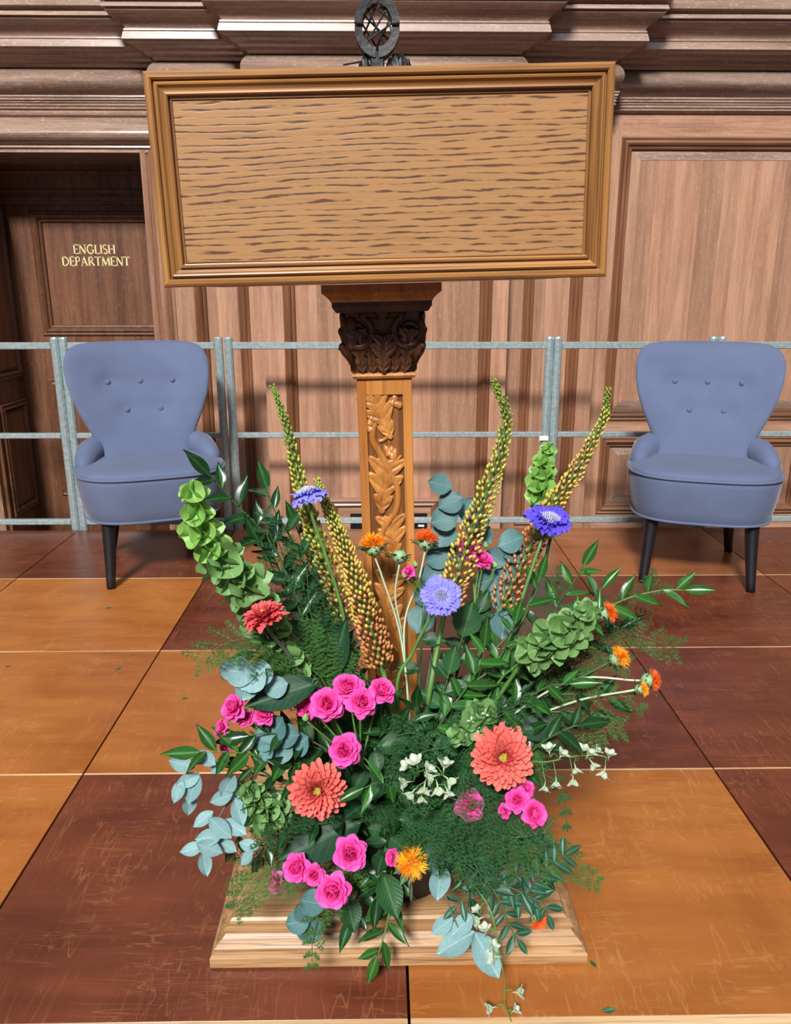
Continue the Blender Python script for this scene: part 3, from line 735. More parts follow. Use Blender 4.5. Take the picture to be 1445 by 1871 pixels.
# necking
def sq_lathe(prof, name, mat, zc=0):
    rings = [[(LX - a, YC - a, z), (LX + a, YC - a, z), (LX + a, YC + a, z), (LX - a, YC + a, z)] for (a, z) in prof]
    return up(MB().loft(rings), name, mat)
sq_lathe([(.044, .9245), (.050, .926), (.0525, .930), (.050, .934), (.044, .935)], 'necking', M_shaft)
# capital bell (square plan, hollow curve), then leaves and scrolls
bell = []
for i in range(13):
    t = i / 12; a = .043 + .016 * t ** 1.5 + .006 * math.sin(PI * t); bell.append((a, .935 + .099 * t))
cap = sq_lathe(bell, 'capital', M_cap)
cleaf = oak_leaf(0.062, 0.056, 0.008, 2.6, 30).mesh('capital_leaf', M_cap, True)
cleaf2 = oak_leaf(0.074, 0.044, 0.007, 2.6, 30).mesh('capital_leaf', M_cap, True)
for side in range(4):
    R = Matrix.Translation((LX, YC, 0)) @ Matrix.Rotation(side * PI / 2, 4, 'Z') @ Matrix.Translation((-LX, -YC, 0))
    for (dx, z0, s, me, tl) in ((-.034, .934, 1.0, cleaf2, .30), (.034, .934, 1.0, cleaf2, .30), (-.017, .934, .92, cleaf2, .20), (.017, .934, .92, cleaf2, .20), (0, .934, 1.0, cleaf, .26)):
        d = V((dx * 3.4, -tl, 1))
        p = V((LX + dx, YC - .0445 - (.003 if dx == 0 else 0), z0))
        obj('capital_leaf', me, cap, RM @ R @ basis(d, V((0, -1, .25)), p, s))
    # corner scrolls: two volutes meeting at every corner
    for sg in (-1, 1):
        P = []; rad = []
        for i in range(34):
            t = i / 33; a = math.radians(90 + 560 * t); r = .0235 * (1 - t) ** .8 + .003
            P.append(V((LX + sg * (.041 - (r * math.cos(a) * 1.0) * -1), YC - .058 - .006 * (1 - t), .999 + r * math.sin(a) * 1.05)))
            rad.append(.0066 * (1 - .55 * t))
        P = [V((LX + sg * .004, YC - .054, 1.020))] + [V((LX + sg * .018, YC - .058, 1.0285))] + P[1:]
        rad = [.004, .0066] + rad[1:]
        obj('scroll', MB().tube(P, rad, 8).mesh('scroll', M_cap, True), cap, RM @ R)
    corner = MB()
    rings = []
    for (y, a) in ((-.002, .0), (-.002, .012), (.000, .020), (.010, .023), (.02, .020), (.022, .0)):
        rings.append([(LX + .061 + a * .75 * math.cos(2 * PI * k / 14) * .5, YC - .060 + y * .9 - .0, .998 + a * 1.2 * math.sin(2 * PI * k / 14)) for k in range(14)])
    obj('scroll', corner.loft(rings).mesh('scroll', M_cap, True), cap, RM @ R)
    tip = MB().tube([(LX + .050, YC - .050, .955), (LX + .058, YC - .060, .972), (LX + .064, YC - .067, .979), (LX + .066, YC - .070, .974)], [.007, .009, .006, .002], 8)
    obj('capital_leaf', tip.mesh('capital_leaf', M_cap, True), cap, RM @ R)
sq_lathe([(.060, 1.030), (.072, 1.031), (.078, 1.040), (.078, 1.047)], 'abacus', M_cap)
sq_lathe([(.079, 1.047), (.081, 1.051), (.086, 1.056), (.092, 1.061), (.092, 1.0735)], 'abacus', M_shaft)

# desk box: framed front, sloping reading board behind
DF = 1.150; DW, DZ0, DZ1 = 0.3115, 1.0745, 1.347
DXC = LX + 0.006
TILT = RM @ Matrix.Translation((DXC, DF + .1, 1.2)) @ Matrix.Rotation(math.radians(0.5), 4, 'Z') @ Matrix.Translation((-DXC, -DF - .1, -1.2))
def dk(mb, name, mat, smooth=False): return obj(name, mb.mesh(name, mat, smooth), lect, TILT)
body = MB()
vs = [(x, y, z) for x in (DXC - DW + .004, DXC + DW - .004) for (y, z) in ((DF + .012, DZ0 + .003), (DF + .012, DZ1 - .001), (DF + .135, DZ1 - .001), (DF + .42, 1.13), (DF + .42, DZ0 + .003))]
body.add(vs, [(0, 1, 2, 3, 4), (9, 8, 7, 6, 5), (0, 5, 6, 1), (1, 6, 7, 2), (2, 7, 8, 3), (3, 8, 9, 4), (4, 9, 5, 0)])
dk(body, 'desk_body', M_deskf)
dprof = [(0, -.012), (0, .000), (.001, .003), (.004, .005), (.0085, .005), (.0105, .003), (.0110, -.002), (.0125, -.002), (.0130, .0015), (.0150, .0035), (.0170, .003), (.0195, -.0005), (.0230, -.0025), (.0250, -.0025), (.0255, .0005), (.0280, .0015), (.0295, .000), (.0300, -.005), (.0315, -.0055), (.0320, -.0040), (.0335, -.004), (.0342, -.0075)]
fm = frame_mould(DXC - DW, DXC + DW, DZ0, DZ1, DF, dprof, lect, 'desk_frame', [M_deskf, M_deskfz], TILT)
dk(MB().box(DXC - DW + .033, DXC + DW - .033, DF + .0062, DF + .013, DZ0 + .033, DZ1 - .033), 'desk_panel', M_desk)
# book ledge on the reading side
dk(MB().box(DXC - DW, DXC + DW, DF + .42, DF + .45, 1.10, 1.15, bev=.004), 'book_ledge', M_deskf)

# ================================================================== MICROPHONE SHOCK MOUNT ON THE DESK
mt = thing('microphone_mount', 'black ring shaped microphone shock mount with crossed cords on top of the lectern', 'microphone mount', (-0.012, 1.225, 1.349))
mc = at(689, 50, 1.225); rx, rz = .0290, .0370
def ell(a, k=1.0, y=0): return V((mc.x + rx * k * math.cos(a), mc.y + y, mc.z + rz * k * math.sin(a)))
for (yo) in (-.006, .010):
    for q in range(4):
        a0 = PI / 4 + q * PI / 2 - .70; P = [ell(a0 + 1.40 * i / 12, .88, yo) for i in range(13)]
        mb = MB(); rings = []
        for i in range(13):
            a = a0 + 1.40 * i / 12; o1, i1 = ell(a, 1.08, yo), ell(a, .72, yo)
            rings.append([o1 + V((0, -.005, 0)), i1 + V((0, -.004, 0)), i1 + V((0, .004, 0)), o1 + V((0, .005, 0))])
        mb.loft(rings).build('ring_segment', M_mount, mt)
cords = [(0.9, 4.0), (1.5, 3.6), (2.2, 5.2), (2.6, 5.7), (1.2, -.45), (0.5, 4.5), (2.0, 0.1), (2.9, 4.9), (0.2, 3.9)]
for i, (a, b) in enumerate(cords):
    MB().tube([ell(a, .84, -.004), ell(b, .84, .008 if i % 2 else -.006)], .0014, 6).build('elastic_cord', M_mount, mt)
zb = 1.3475
MB().box(mc.x - .010, mc.x + .010, mc.y - .009, mc.y + .012, zb - .002, mc.z - rz + .006, bev=.002).build('clamp', M_mount, mt)
def lump(x0, x1, h, name):
    mb = MB(); n = 12; rings = []
    for i in range(n + 1):
        t = i / n; x = x0 + (x1 - x0) * t; r = h * math.sin(PI * (0.08 + 0.84 * t)) ** .6
        rings.append([(x + rnd(-.001, .001), mc.y + .004 + .013 * math.cos(2 * PI * k / 12) * r / h, zb + max(0, r * (.5 + .5 * math.sin(2 * PI * k / 12)) * rnd(.82, 1.1))) for k in range(12)])
    mb.loft(rings).build(name, M_mount, mt)
lump(mc.x - .027, mc.x - .008, .034, 'foam_lump'); lump(mc.x + .010, mc.x + .050, .036, 'foam_lump')
MB().tube([(mc.x - .048, mc.y + .01, zb + .022), (mc.x - .02, mc.y, zb + .024)], .0012, 6).build('cable', M_mount, mt)
# ================================================================== FLOWER ARRANGEMENT
# ---- materials
ML = {
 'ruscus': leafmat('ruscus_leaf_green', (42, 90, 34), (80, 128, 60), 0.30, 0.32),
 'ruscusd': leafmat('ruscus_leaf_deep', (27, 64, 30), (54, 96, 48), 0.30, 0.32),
 'rose': leafmat('rose_leaf_green', (38, 80, 44), (78, 118, 72), 0.42, 0.24, vein=0.35),
 'euc': leafmat('eucalyptus_leaf_blue', (120, 156, 158), (146, 178, 178), 0.55, 0.16, vein=0.15, spec=0.3),
 'eucd': leafmat('eucalyptus_leaf_dusky', (78, 116, 116), (106, 142, 140), 0.50, 0.18, vein=0.15, spec=0.35),
 'big': leafmat('broad_leaf_dark', (26, 60, 38), (52, 90, 58), 0.50, 0.12, vein=0.30, spec=0.25),
 'pist': leafmat('small_leaf_teal', (38, 82, 60), (86, 128, 100), 0.45, 0.22),
 'bract': leafmat('bract_green', (70, 108, 72), (128, 160, 116), 0.55, 0.18),
}
M_stem = plain('stem_green', (88, 130, 62), 0.5, noise=0.15, nscale=60)
M_stemd = plain('stem_dark', (60, 92, 52), 0.5, noise=0.2, nscale=60)
M_stemw = plain('stem_pale', (178, 196, 160), 0.5, noise=0.1)
M_stemg = plain('stem_grey', (92, 100, 86), 0.55, noise=0.15)
M_fern = plain('asparagus_fern_green', (62, 104, 46), 0.6, noise=0.3, nscale=12)
M_fernd = plain('asparagus_fern_deep', (44, 88, 46), 0.6, noise=0.3, nscale=12)
def petal_mat(name, base, tip, rough=0.55, var=0.10, transl=0.25, ax='Y'):
    m, n, b = nt(name); L = n.links; N = n.nodes
    tc = N.new('ShaderNodeTexCoord'); sx = N.new('ShaderNodeSeparateXYZ'); L.new(tc.outputs['Object'], sx.inputs[0])
    cr = N.new('ShaderNodeValToRGB'); cr.color_ramp.elements[0].color = lin(base); cr.color_ramp.elements[1].color = lin(tip); cr.color_ramp.elements[1].position = 0.75
    L.new(sx.outputs[ax], cr.inputs['Fac'])
    mp = N.new('ShaderNodeMapping'); mp.inputs['Scale'].default_value = (22, 2, 2); L.new(tc.outputs['Object'], mp.inputs['Vector'])
    no = N.new('ShaderNodeTexNoise'); no.inputs['Scale'].default_value = 1; L.new(mp.outputs[0], no.inputs['Vector'])
    mr = N.new('ShaderNodeMapRange'); mr.inputs['From Min'].default_value = 0.3; mr.inputs['From Max'].default_value = 0.7; mr.inputs['To Min'].default_value = 0.88; mr.inputs['To Max'].default_value = 1.10
    L.new(no.outputs['Fac'], mr.inputs['Value'])
    oi = N.new('ShaderNodeObjectInfo'); v = N.new('ShaderNodeMapRange'); v.inputs['To Min'].default_value = 1 - var; v.inputs['To Max'].default_value = 1 + var
    L.new(oi.outputs['Random'], v.inputs['Value'])
    mu = N.new('ShaderNodeMath'); mu.operation = 'MULTIPLY'; L.new(mr.outputs[0], mu.inputs[0]); L.new(v.outputs[0], mu.inputs[1])
    hs = N.new('ShaderNodeHueSaturation'); L.new(cr.outputs[0], hs.inputs['Color']); L.new(mu.outputs[0], hs.inputs['Value'])
    L.new(hs.outputs[0], b.inputs['Base Color']); b.inputs['Roughness'].default_value = rough; b.inputs['Specular IOR Level'].default_value = 0.25
    tr = N.new('ShaderNodeBsdfTranslucent'); L.new(hs.outputs[0], tr.inputs['Color'])
    ms = N.new('ShaderNodeMixShader'); ms.inputs[0].default_value = transl
    L.new(b.outputs[0], ms.inputs[1]); L.new(tr.outputs[0], ms.inputs[2]); L.new(ms.outputs[0], N['Material Output'].inputs['Surface'])
    return m
M_rose = petal_mat('rose_petal_pink', (230, 44, 142), (252, 92, 186), 0.5, 0.10, 0.30)
M_dahl = petal_mat('dahlia_petal_coral', (168, 46, 54), (230, 110, 100), 0.5, 0.10, 0.20)
M_dahlc = petal_mat('dahlia_petal_heart', (128, 36, 44), (202, 76, 74), 0.55, 0.10, 0.15)
M_dahr = petal_mat('dahlia_petal_rose', (178, 48, 66), (230, 100, 104), 0.5, 0.10, 0.22)
M_yel = plain('dahlia_eye_yellow', (186, 176, 62), 0.6, noise=0.2, nscale=200)
M_scab = petal_mat('scabiosa_petal_lilac', (176, 172, 238), (142, 138, 234), 0.55, 0.12, 0.25)
M_scabd = petal_mat('scabiosa_petal_violet', (128, 112, 224), (98, 80, 214), 0.55, 0.12, 0.25)
M_scabc = plain('scabiosa_cushion', (176, 176, 196), 0.7, noise=0.3, nscale=120)
M_cal = leafmat('bell_calyx_green', (142, 190, 96), (190, 218, 146), 0.45, 0.12, transl=0.30, ribw=0.02)
M_cal2 = leafmat('bell_calyx_soft', (120, 162, 96), (172, 198, 136), 0.5, 0.12, transl=0.28, ribw=0.02)
M_wf = petal_mat('white_petal', (186, 206, 168), (216, 224, 216), 0.5, 0.05, 0.3)
M_grn = plain('bud_green', (128, 168, 92), 0.5, noise=0.15)
M_bud = [plain('spike_bud_green', (124, 148, 52), 0.5, noise=0.2, nscale=40), plain('spike_bud_lime', (172, 176, 74), 0.5, noise=0.2, nscale=40),
         plain('spike_bud_ochre', (196, 168, 80), 0.5, noise=0.2, nscale=40), plain('spike_bud_copper', (190, 126, 74), 0.5, noise=0.25, nscale=40), plain('spike_stalk_brown', (98, 84, 36), 0.6)]
M_or = [plain('safflower_orange', (240, 118, 16), 0.6), plain('safflower_yellow', (246, 178, 26), 0.6), plain('safflower_red', (226, 78, 24), 0.6)]

# ---- leaf and petal prototypes: unit length along +Y, face +Z
def leaf_proto(name, mat, width, peak=.42, cup=.10, droop=.10, n=7, tip=1.0, fold=.06, wavy=0.0):
    mb = MB(); vs = []; na = 5
    for i in range(n + 1):
        t = i / n
        k = (t / peak) if t < peak else (1 - (t - peak) / (1 - peak))
        w_ = width / 2 * (math.sin(PI / 2 * max(0, min(1, k))) ** (.75 if t < peak else tip))
        if i in (0, n): w_ = width * .012
        for j in range(na):
            a = -1 + 2 * j / (na - 1)
            z = cup * width * a * a + fold * abs(a) * width - droop * t * t + wavy * math.sin(9 * t + 2 * a) * abs(a)
            vs.append((a * w_, t, z))
    fs = [(i * na + j, i * na + j + 1, (i + 1) * na + j + 1, (i + 1) * na + j) for i in range(n) for j in range(na - 1)]
    return mb.add(vs, fs).mesh(name, mat, True)
LP = {
 'ruscus': [leaf_proto('leaf', ML['ruscus'], .34, .40, .15, d, tip=1.25) for d in (.02, .14, .26)],
 'ruscusd': [leaf_proto('leaf', ML['ruscusd'], .38, .40, .15, d, tip=1.2) for d in (.02, .14, .24)],
 'rose': [leaf_proto('leaf', ML['rose'], .60, .42, .10, d, tip=1.0) for d in (.05, .2)],
 'euc': [leaf_proto('leaf', ML['euc'], .92, .50, .06, d, tip=.62, fold=.02) for d in (.05, -.12, .15)],
 'euco': [leaf_proto('leaf', ML['euc'], .58, .48, .08, d, tip=.8, fold=.04) for d in (.05, .18, -.1)],
 'eucd': [leaf_proto('leaf', ML['eucd'], .94, .50, .06, d, tip=.6, fold=.02) for d in (.05, -.12)],
 'big': [leaf_proto('leaf', ML['big'], .42, .48, .06, d, n=10, tip=1.0, wavy=.008) for d in (.08, .2)],
 'pist': [leaf_proto('leaf', ML['pist'], .36, .5, .12, d, tip=.9) for d in (.03, .15)],
 'bract': [leaf_proto('bract', ML['bract'], .46, .45, .12, d, tip=1.1) for d in (.1, -.1)],
}
def petal_proto(name, mat, width, cup, curl, n=6, na=7, base=.28, tipw=.75, peak=.65, roll=0.0, rnd_=.20, ruf=0.0, ph=0.0):
    mb = MB(); vs = []
    for i in range(n + 1):
        t = i / n
        if t < peak: f = base + (1 - base) * math.sin(PI / 2 * t / peak)
        else: f = 1 - (1 - tipw) * ((t - peak) / (1 - peak)) ** 2
        w_ = width / 2 * f
        for j in range(na):
            a = -1 + 2 * j / (na - 1)
            vs.append((a * w_, t * (1 - rnd_ * abs(a) ** 2.2), cup * width * a * a * (1 - .35 * t) + curl * t * t - roll * max(0, t - .6) ** 2 * 5 + ruf * t * t * math.sin(6 * a + ph)))
    fs = [(i * na + j, i * na + j + 1, (i + 1) * na + j + 1, (i + 1) * na + j) for i in range(n) for j in range(na - 1)]
    return mb.add(vs, fs).mesh(name, mat, True)
P_dahl = {k: [petal_proto('petal', m, .52, .26, c, na=5, tipw=.50, rnd_=.24, peak=.6) for c in (.10, .0, -.10)] for k, m in (('coral', M_dahl), ('rose', M_dahr), ('heart', M_dahlc))}
P_rose = [petal_proto('petal', M_rose, 1.05, .34, .28, roll=r, peak=.68, tipw=.80, rnd_=.24, ruf=.05, ph=r * 9) for r in (.05, .25, .45)]
P_scab = {k: [petal_proto('petal', m, .80, c, .10, n=8, na=11, roll=.15, peak=.75, tipw=.9, rnd_=.15) for c in (.20, -.16)] for k, m in (('lilac', M_scab), ('violet', M_scabd))}
for k in P_scab:                                       # frilled rims
    for me in P_scab[k]:
        for vt in me.vertices:
            if vt.co.y > .5: vt.co.z += .13 * math.sin(vt.co.x * 22) * (vt.co.y - .5) * 2; vt.co.y += .07 * math.sin(vt.co.x * 31)

TOCAM = lambda p: (V((0, 0, EYE)) - V(p)).normalized()
UP = V((0, 0, 1))
POT = V((0.028, 1.172, 0.0725))
def base_pt(tx=0.0): return POT + V((max(-.07, min(.07, tx * .25)) + rnd(-.015, .015), rnd(-.03, .03), .115))

def stem(parent, path, r0, r1, mat, name='stem'):
    n = len(path); return MB().tube(path, [r0 + (r1 - r0) * i / (n - 1) for i in range(n)], 7).build(name, mat, parent, True)

# ---- bowl and foam
bowl = thing('flower_bowl', 'black plastic bowl full of stems standing on the lectern foot', 'bowl', POT)
R = [(.075, .000), (.082, .002), (.094, .04), (.103, .085), (.107, .09), (.107, .096), (.101, .096), (.097, .09), (.088, .04)]
MB().loft([[(POT.x + r * math.cos(2 * PI * k / 36), POT.y + r * math.sin(2 * PI * k / 36), POT.z + z) for k in range(36)] for (r, z) in R]).build('bowl_wall', M_pot, bowl, True)
foam = thing('foam_block', 'dark green floral foam block inside the black bowl', 'floral foam', POT + V((0, 0, .004)))
MB().box(POT.x - .06, POT.x + .06, POT.y - .05, POT.y + .05, POT.z + .004, POT.z + .125, bev=.012).build('foam', M_foam, foam)

# ---- leafy sprigs
def sprig(name, label, cat, pts, kind, n, size, group=None, mat=None, spread=.9, t0=.25, r=.0022, both=False, face=.5, taper=.45, jit=.25, tocam=True):
    path = crom(pts, 5); t = thing(name, label, cat, path[0], group)
    stem(t, path, r, r * .45, mat or M_stemd)
    for i in range(n):
        u = t0 + (1 - t0) * (i + .5) / n; p, tg = along(path, u)
        nrm = (UP * (1 - face) + TOCAM(p) * face).normalized()
        side = tg.cross(nrm)
        side = side.normalized() if side.length > 1e-4 else C_RIGHT
        for s in ((-1, 1) if both else ((-1) ** i,)):
            d = tg * rnd(.5, .9) + side * s * spread * rnd(.8, 1.2) + V((rnd(-jit, jit), rnd(-jit, jit), rnd(-jit, jit)))
            nn = nrm + V((rnd(-.5, .5), rnd(-.3, .3), rnd(-.3, .5)))
            s_ = size * (1 - taper * abs(u - .45)) * rnd(.8, 1.15)
            obj('leaf', random.choice(LP[kind]), t, basis(d, nn, p, s_))
    p, tg = path[-1], (path[-1] - path[-2]).normalized()
    obj('leaf', random.choice(LP[kind]), t, basis(tg, TOCAM(p) + UP * .3, p, size * .85))
    return t

def PX(*q): return [at(*a) for a in q]
RG = 'glossy ruscus sprigs of the arrangement'
sprig('ruscus_sprig', 'glossy ruscus sprig rising at the upper left beside the left chair', 'foliage', [base_pt(-.2)] + PX((560, 1150, 1.16), (500, 1000, 1.17), (430, 920, 1.16), (382, 868, 1.14)), 'ruscusd', 18, .062, RG, t0=.45)
sprig('ruscus_sprig', 'glossy ruscus sprig spreading behind the left blue flower', 'foliage', [base_pt(-.15)] + PX((600, 1140, 1.20), (540, 1000, 1.22), (500, 930, 1.22), (488, 895, 1.22)), 'ruscusd', 16, .060, RG, t0=.4)
sprig('ruscus_sprig', 'bright ruscus sprig reaching far right below the right chair', 'foliage', [base_pt(.2)] + PX((900, 1260, 1.12), (1010, 1180, 1.08), (1120, 1105, 1.05), (1200, 1080, 1.03), (1248, 1078, 1.02)), 'ruscus', 18, .052, RG, mat=M_stem, t0=.45)
sprig('ruscus_sprig', 'ruscus sprig standing behind the green bells on the right', 'foliage', [base_pt(.2)] + PX((920, 1250, 1.2), (990, 1150, 1.22), (1050, 1060, 1.22), (1065, 1035, 1.22)), 'ruscus', 15, .062, RG, t0=.3)
sprig('ruscus_sprig', 'ruscus sprig pointing left below the left pink roses', 'foliage', [base_pt(-.2)] + PX((620, 1420, 1.10), (520, 1390, 1.04), (430, 1375, 1.0), (365, 1375, .98)), 'ruscus', 18, .064, RG, mat=M_stem, t0=.3)
sprig('ruscus_sprig', 'ruscus sprig fanning up left behind the broad leaf', 'foliage', [base_pt(-.2)] + PX((640, 1400, 1.10), (560, 1360, 1.06), (500, 1340, 1.03), (455, 1345, 1.02)), 'ruscusd', 14, .062, RG, t0=.2)
sprig('ruscus_sprig', 'ruscus sprig hanging down over the front of the lectern foot', 'foliage', [base_pt(0) + V((0, -.03, 0))] + PX((715, 1590, 1.03), (712, 1660, 1.0), (700, 1715, .99), (690, 1745, .985)), 'ruscus', 9, .062, RG, mat=M_stem, t0=.45, spread=.7)
sprig('ruscus_sprig', 'ruscus sprig in the middle among the tall spike stems', 'foliage', [base_pt(0)] + PX((800, 1330, 1.12), (850, 1260, 1.12), (880, 1210, 1.12), (885, 1180, 1.12)), 'ruscus', 14, .062, RG, t0=.2)
sprig('ruscus_sprig', 'ruscus sprig above the right coral dahlia', 'foliage', [base_pt(.1)] + PX((880, 1330, 1.08), (940, 1290, 1.06), (1000, 1255, 1.05), (1040, 1250, 1.04)), 'ruscus', 16, .058, RG, t0=.2)
sprig('ruscus_sprig', 'ruscus sprig right of the right coral dahlia', 'foliage', [base_pt(.15)] + PX((920, 1420, 1.05), (985, 1360, 1.02), (1040, 1330, 1.0), (1060, 1325, 1.0)), 'ruscusd', 12, .056, RG, t0=.3)
sprig('ruscus_sprig', 'dark ruscus sprig in the centre left behind the pink roses', 'foliage', [base_pt(-.1)] + PX((660, 1330, 1.16), (630, 1230, 1.18), (600, 1150, 1.2), (585, 1100, 1.2)), 'ruscusd', 14, .06, RG, t0=.25)
sprig('ruscus_sprig', 'yellow green ruscus sprig between the white florets and the pink rose', 'foliage', [base_pt(0)] + PX((740, 1450, 1.05), (715, 1440, 1.02), (690, 1430, 1.0), (665, 1440, .99)), 'ruscus', 10, .056, RG, t0=.2)

for (lab, pts, kd, n, sz) in (
    ('ruscus sprig right of centre behind the violet flower stem', [(880, 1230, 1.16), (940, 1150, 1.18), (975, 1090, 1.18), (985, 1060, 1.18)], 'ruscus', 12, .056),
    ('ruscus sprig low right between the fern and the orange thistles', [(930, 1290, 1.1), (1010, 1270, 1.07), (1080, 1270, 1.05), (1110, 1280, 1.04)], 'ruscusd', 12, .052),
    ('ruscus sprig crossing behind the green bells on the right', [(920, 1260, 1.14), (1010, 1200, 1.13), (1090, 1170, 1.12), (1130, 1150, 1.12)], 'ruscusd', 12, .056),
    ('ruscus sprig left of the bronze spike behind the fern', [(630, 1230, 1.18), (560, 1130, 1.19), (520, 1060, 1.2), (500, 1020, 1.2)], 'ruscusd', 14, .058),
    ('ruscus sprig behind the left coral dahlia stem', [(620, 1280, 1.14), (560, 1210, 1.13), (510, 1190, 1.12), (470, 1195, 1.11)], 'ruscusd', 12, .054),
    ('ruscus sprig between the single rose and the centre stems', [(730, 1340, 1.1), (700, 1310, 1.08), (690, 1290, 1.08)], 'ruscusd', 9, .056),
    ('ruscus sprig at lower left between eucalyptus and dahlia', [(600, 1440, 1.04), (520, 1430, 1.02), (480, 1410, 1.0), (450, 1400, 1.0)], 'ruscusd', 14, .05),
    ('ruscus sprig standing left of the upturned dahlia stem', [(610, 1230, 1.17), (545, 1120, 1.17), (500, 1040, 1.17), (470, 985, 1.16)], 'ruscusd', 14, .056),
    ('ruscus sprig fanning behind the thin left spike', [(620, 1200, 1.22), (590, 1090, 1.24), (560, 1010, 1.25), (540, 960, 1.25)], 'ruscusd', 13, .054),
    ('ruscus sprig in the right middle in front of the eucalyptus', [(830, 1290, 1.13), (900, 1220, 1.14), (930, 1170, 1.14), (940, 1140, 1.14)], 'ruscus', 12, .054),
    ('ruscus sprig over the white florets on the right', [(900, 1360, 1.08), (970, 1310, 1.06), (1030, 1300, 1.05), (1075, 1305, 1.04)], 'ruscusd', 12, .05),
    ('ruscus sprig low under the hot pink cluster', [(860, 1500, 1.03), (920, 1530, 1.0), (960, 1560, .99), (985, 1590, .98)], 'ruscusd', 12, .044),
    ('ruscus sprig low right of the big yellow orange safflower', [(800, 1540, 1.02), (840, 1590, .99), (860, 1640, .98)], 'ruscusd', 10, .044),
    ('ruscus sprig between the lilac scabious and the violet stem', [(810, 1270, 1.17), (850, 1180, 1.19), (875, 1120, 1.2)], 'rose', 9, .05),
    ('ruscus sprig rising right behind the bells tip', [(940, 1250, 1.17), (1020, 1160, 1.18), (1070, 1110, 1.18), (1100, 1075, 1.18)], 'ruscus', 12, .054),
    ('ruscus sprig at the far lower left under the eucalyptus', [(600, 1470, 1.03), (520, 1470, 1.01), (455, 1500, .995), (430, 1540, .985)], 'ruscusd', 12, .042),
    ('ruscus sprig under the front dahlia beside the fern', [(620, 1500, 1.03), (540, 1510, 1.0), (500, 1530, .99), (480, 1560, .985)], 'ruscusd', 12, .046)):
    sprig('ruscus_sprig', lab, 'foliage', [base_pt(at(*pts[-1]).x - POT.x)] + PX(*pts), kd, n, sz, RG, t0=.2)

LM = [(580, 1444, 'left front dahlia'), (918, 1383, 'largest dahlia'), (481, 1124, 'upturned dahlia'), (806, 1090, 'pale lilac scabious'), (636, 1258, 'upper pink rose cluster'), (630, 1371, 'single pink rose'), (785, 1420, 'white delphinium cluster'), (858, 1471, 'fern veiled right rose'), (950, 1465, 'hot pink rose cluster'), (752, 1573, 'big yellow orange safflower'), (610, 1620, 'lowest pink rose'), (640, 1558, 'front pink roses'), (702, 1235, 'bottom of the bronze spike'), (770, 1350, 'tall centre spike stem'), (835, 1290, 'coppery spike stem'), (515, 1268, 'level broad leaf'), (617, 1190, 'upright broad leaf'), (850, 1335, 'green cups above the largest dahlia'), (700, 1330, 'rose stems at the centre'), (803, 1612, 'hanging eucalyptus leaf'), (719, 1567, 'dusky small rose'), (918, 1205, 'violet scabious stem'), (725, 1270, 'lilac scabious stem'), (733, 1170, 'pale safflower stems'), (462, 1460, 'small green bells'), (520, 1340, 'tucked eucalyptus leaves'), (680, 1480, 'centre of the bowl'), (820, 1520, 'fern over the bowl')]
used_lm = set()
def landmark(c):
    v = c - V((0, 0, EYE)); z = v.dot(C_FWD); px, py = CX + F_PX * v.dot(C_RIGHT) / z, CY - F_PX * v.dot(C_UP) / z
    k = min((i for i in range(len(LM)) if i not in used_lm), key=lambda i: (LM[i][0] - px) ** 2 + (LM[i][1] - py) ** 2); used_lm.add(k); return LM[k][2]
# dark filler packed in the heart of the arrangement
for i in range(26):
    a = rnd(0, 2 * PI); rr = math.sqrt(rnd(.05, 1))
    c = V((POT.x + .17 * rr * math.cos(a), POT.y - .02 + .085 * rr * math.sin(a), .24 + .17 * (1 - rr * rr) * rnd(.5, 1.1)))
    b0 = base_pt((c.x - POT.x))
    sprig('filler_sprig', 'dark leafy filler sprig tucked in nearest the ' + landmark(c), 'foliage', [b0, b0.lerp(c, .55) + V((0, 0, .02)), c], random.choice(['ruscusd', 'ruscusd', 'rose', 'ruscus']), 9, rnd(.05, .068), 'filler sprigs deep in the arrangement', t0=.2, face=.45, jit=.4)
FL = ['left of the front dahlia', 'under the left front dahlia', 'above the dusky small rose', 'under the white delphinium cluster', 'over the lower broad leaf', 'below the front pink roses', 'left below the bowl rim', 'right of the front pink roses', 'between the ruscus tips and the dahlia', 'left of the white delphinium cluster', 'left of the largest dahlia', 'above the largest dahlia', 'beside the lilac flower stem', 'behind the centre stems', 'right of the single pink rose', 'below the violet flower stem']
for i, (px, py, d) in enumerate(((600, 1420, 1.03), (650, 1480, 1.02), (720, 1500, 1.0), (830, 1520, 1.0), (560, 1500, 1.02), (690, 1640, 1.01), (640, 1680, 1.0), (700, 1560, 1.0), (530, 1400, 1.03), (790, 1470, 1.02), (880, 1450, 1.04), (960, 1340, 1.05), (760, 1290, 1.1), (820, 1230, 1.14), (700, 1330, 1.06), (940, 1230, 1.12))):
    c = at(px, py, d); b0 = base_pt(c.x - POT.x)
    sprig('filler_sprig', 'dark leafy filler sprig ' + FL[i], 'foliage', [b0, b0.lerp(c, .6) + V((0, 0, .015)), c], ['ruscusd', 'rose', 'ruscusd'][i % 3], 8, .058, 'filler sprigs deep in the arrangement', t0=.3, face=.6, jit=.35)

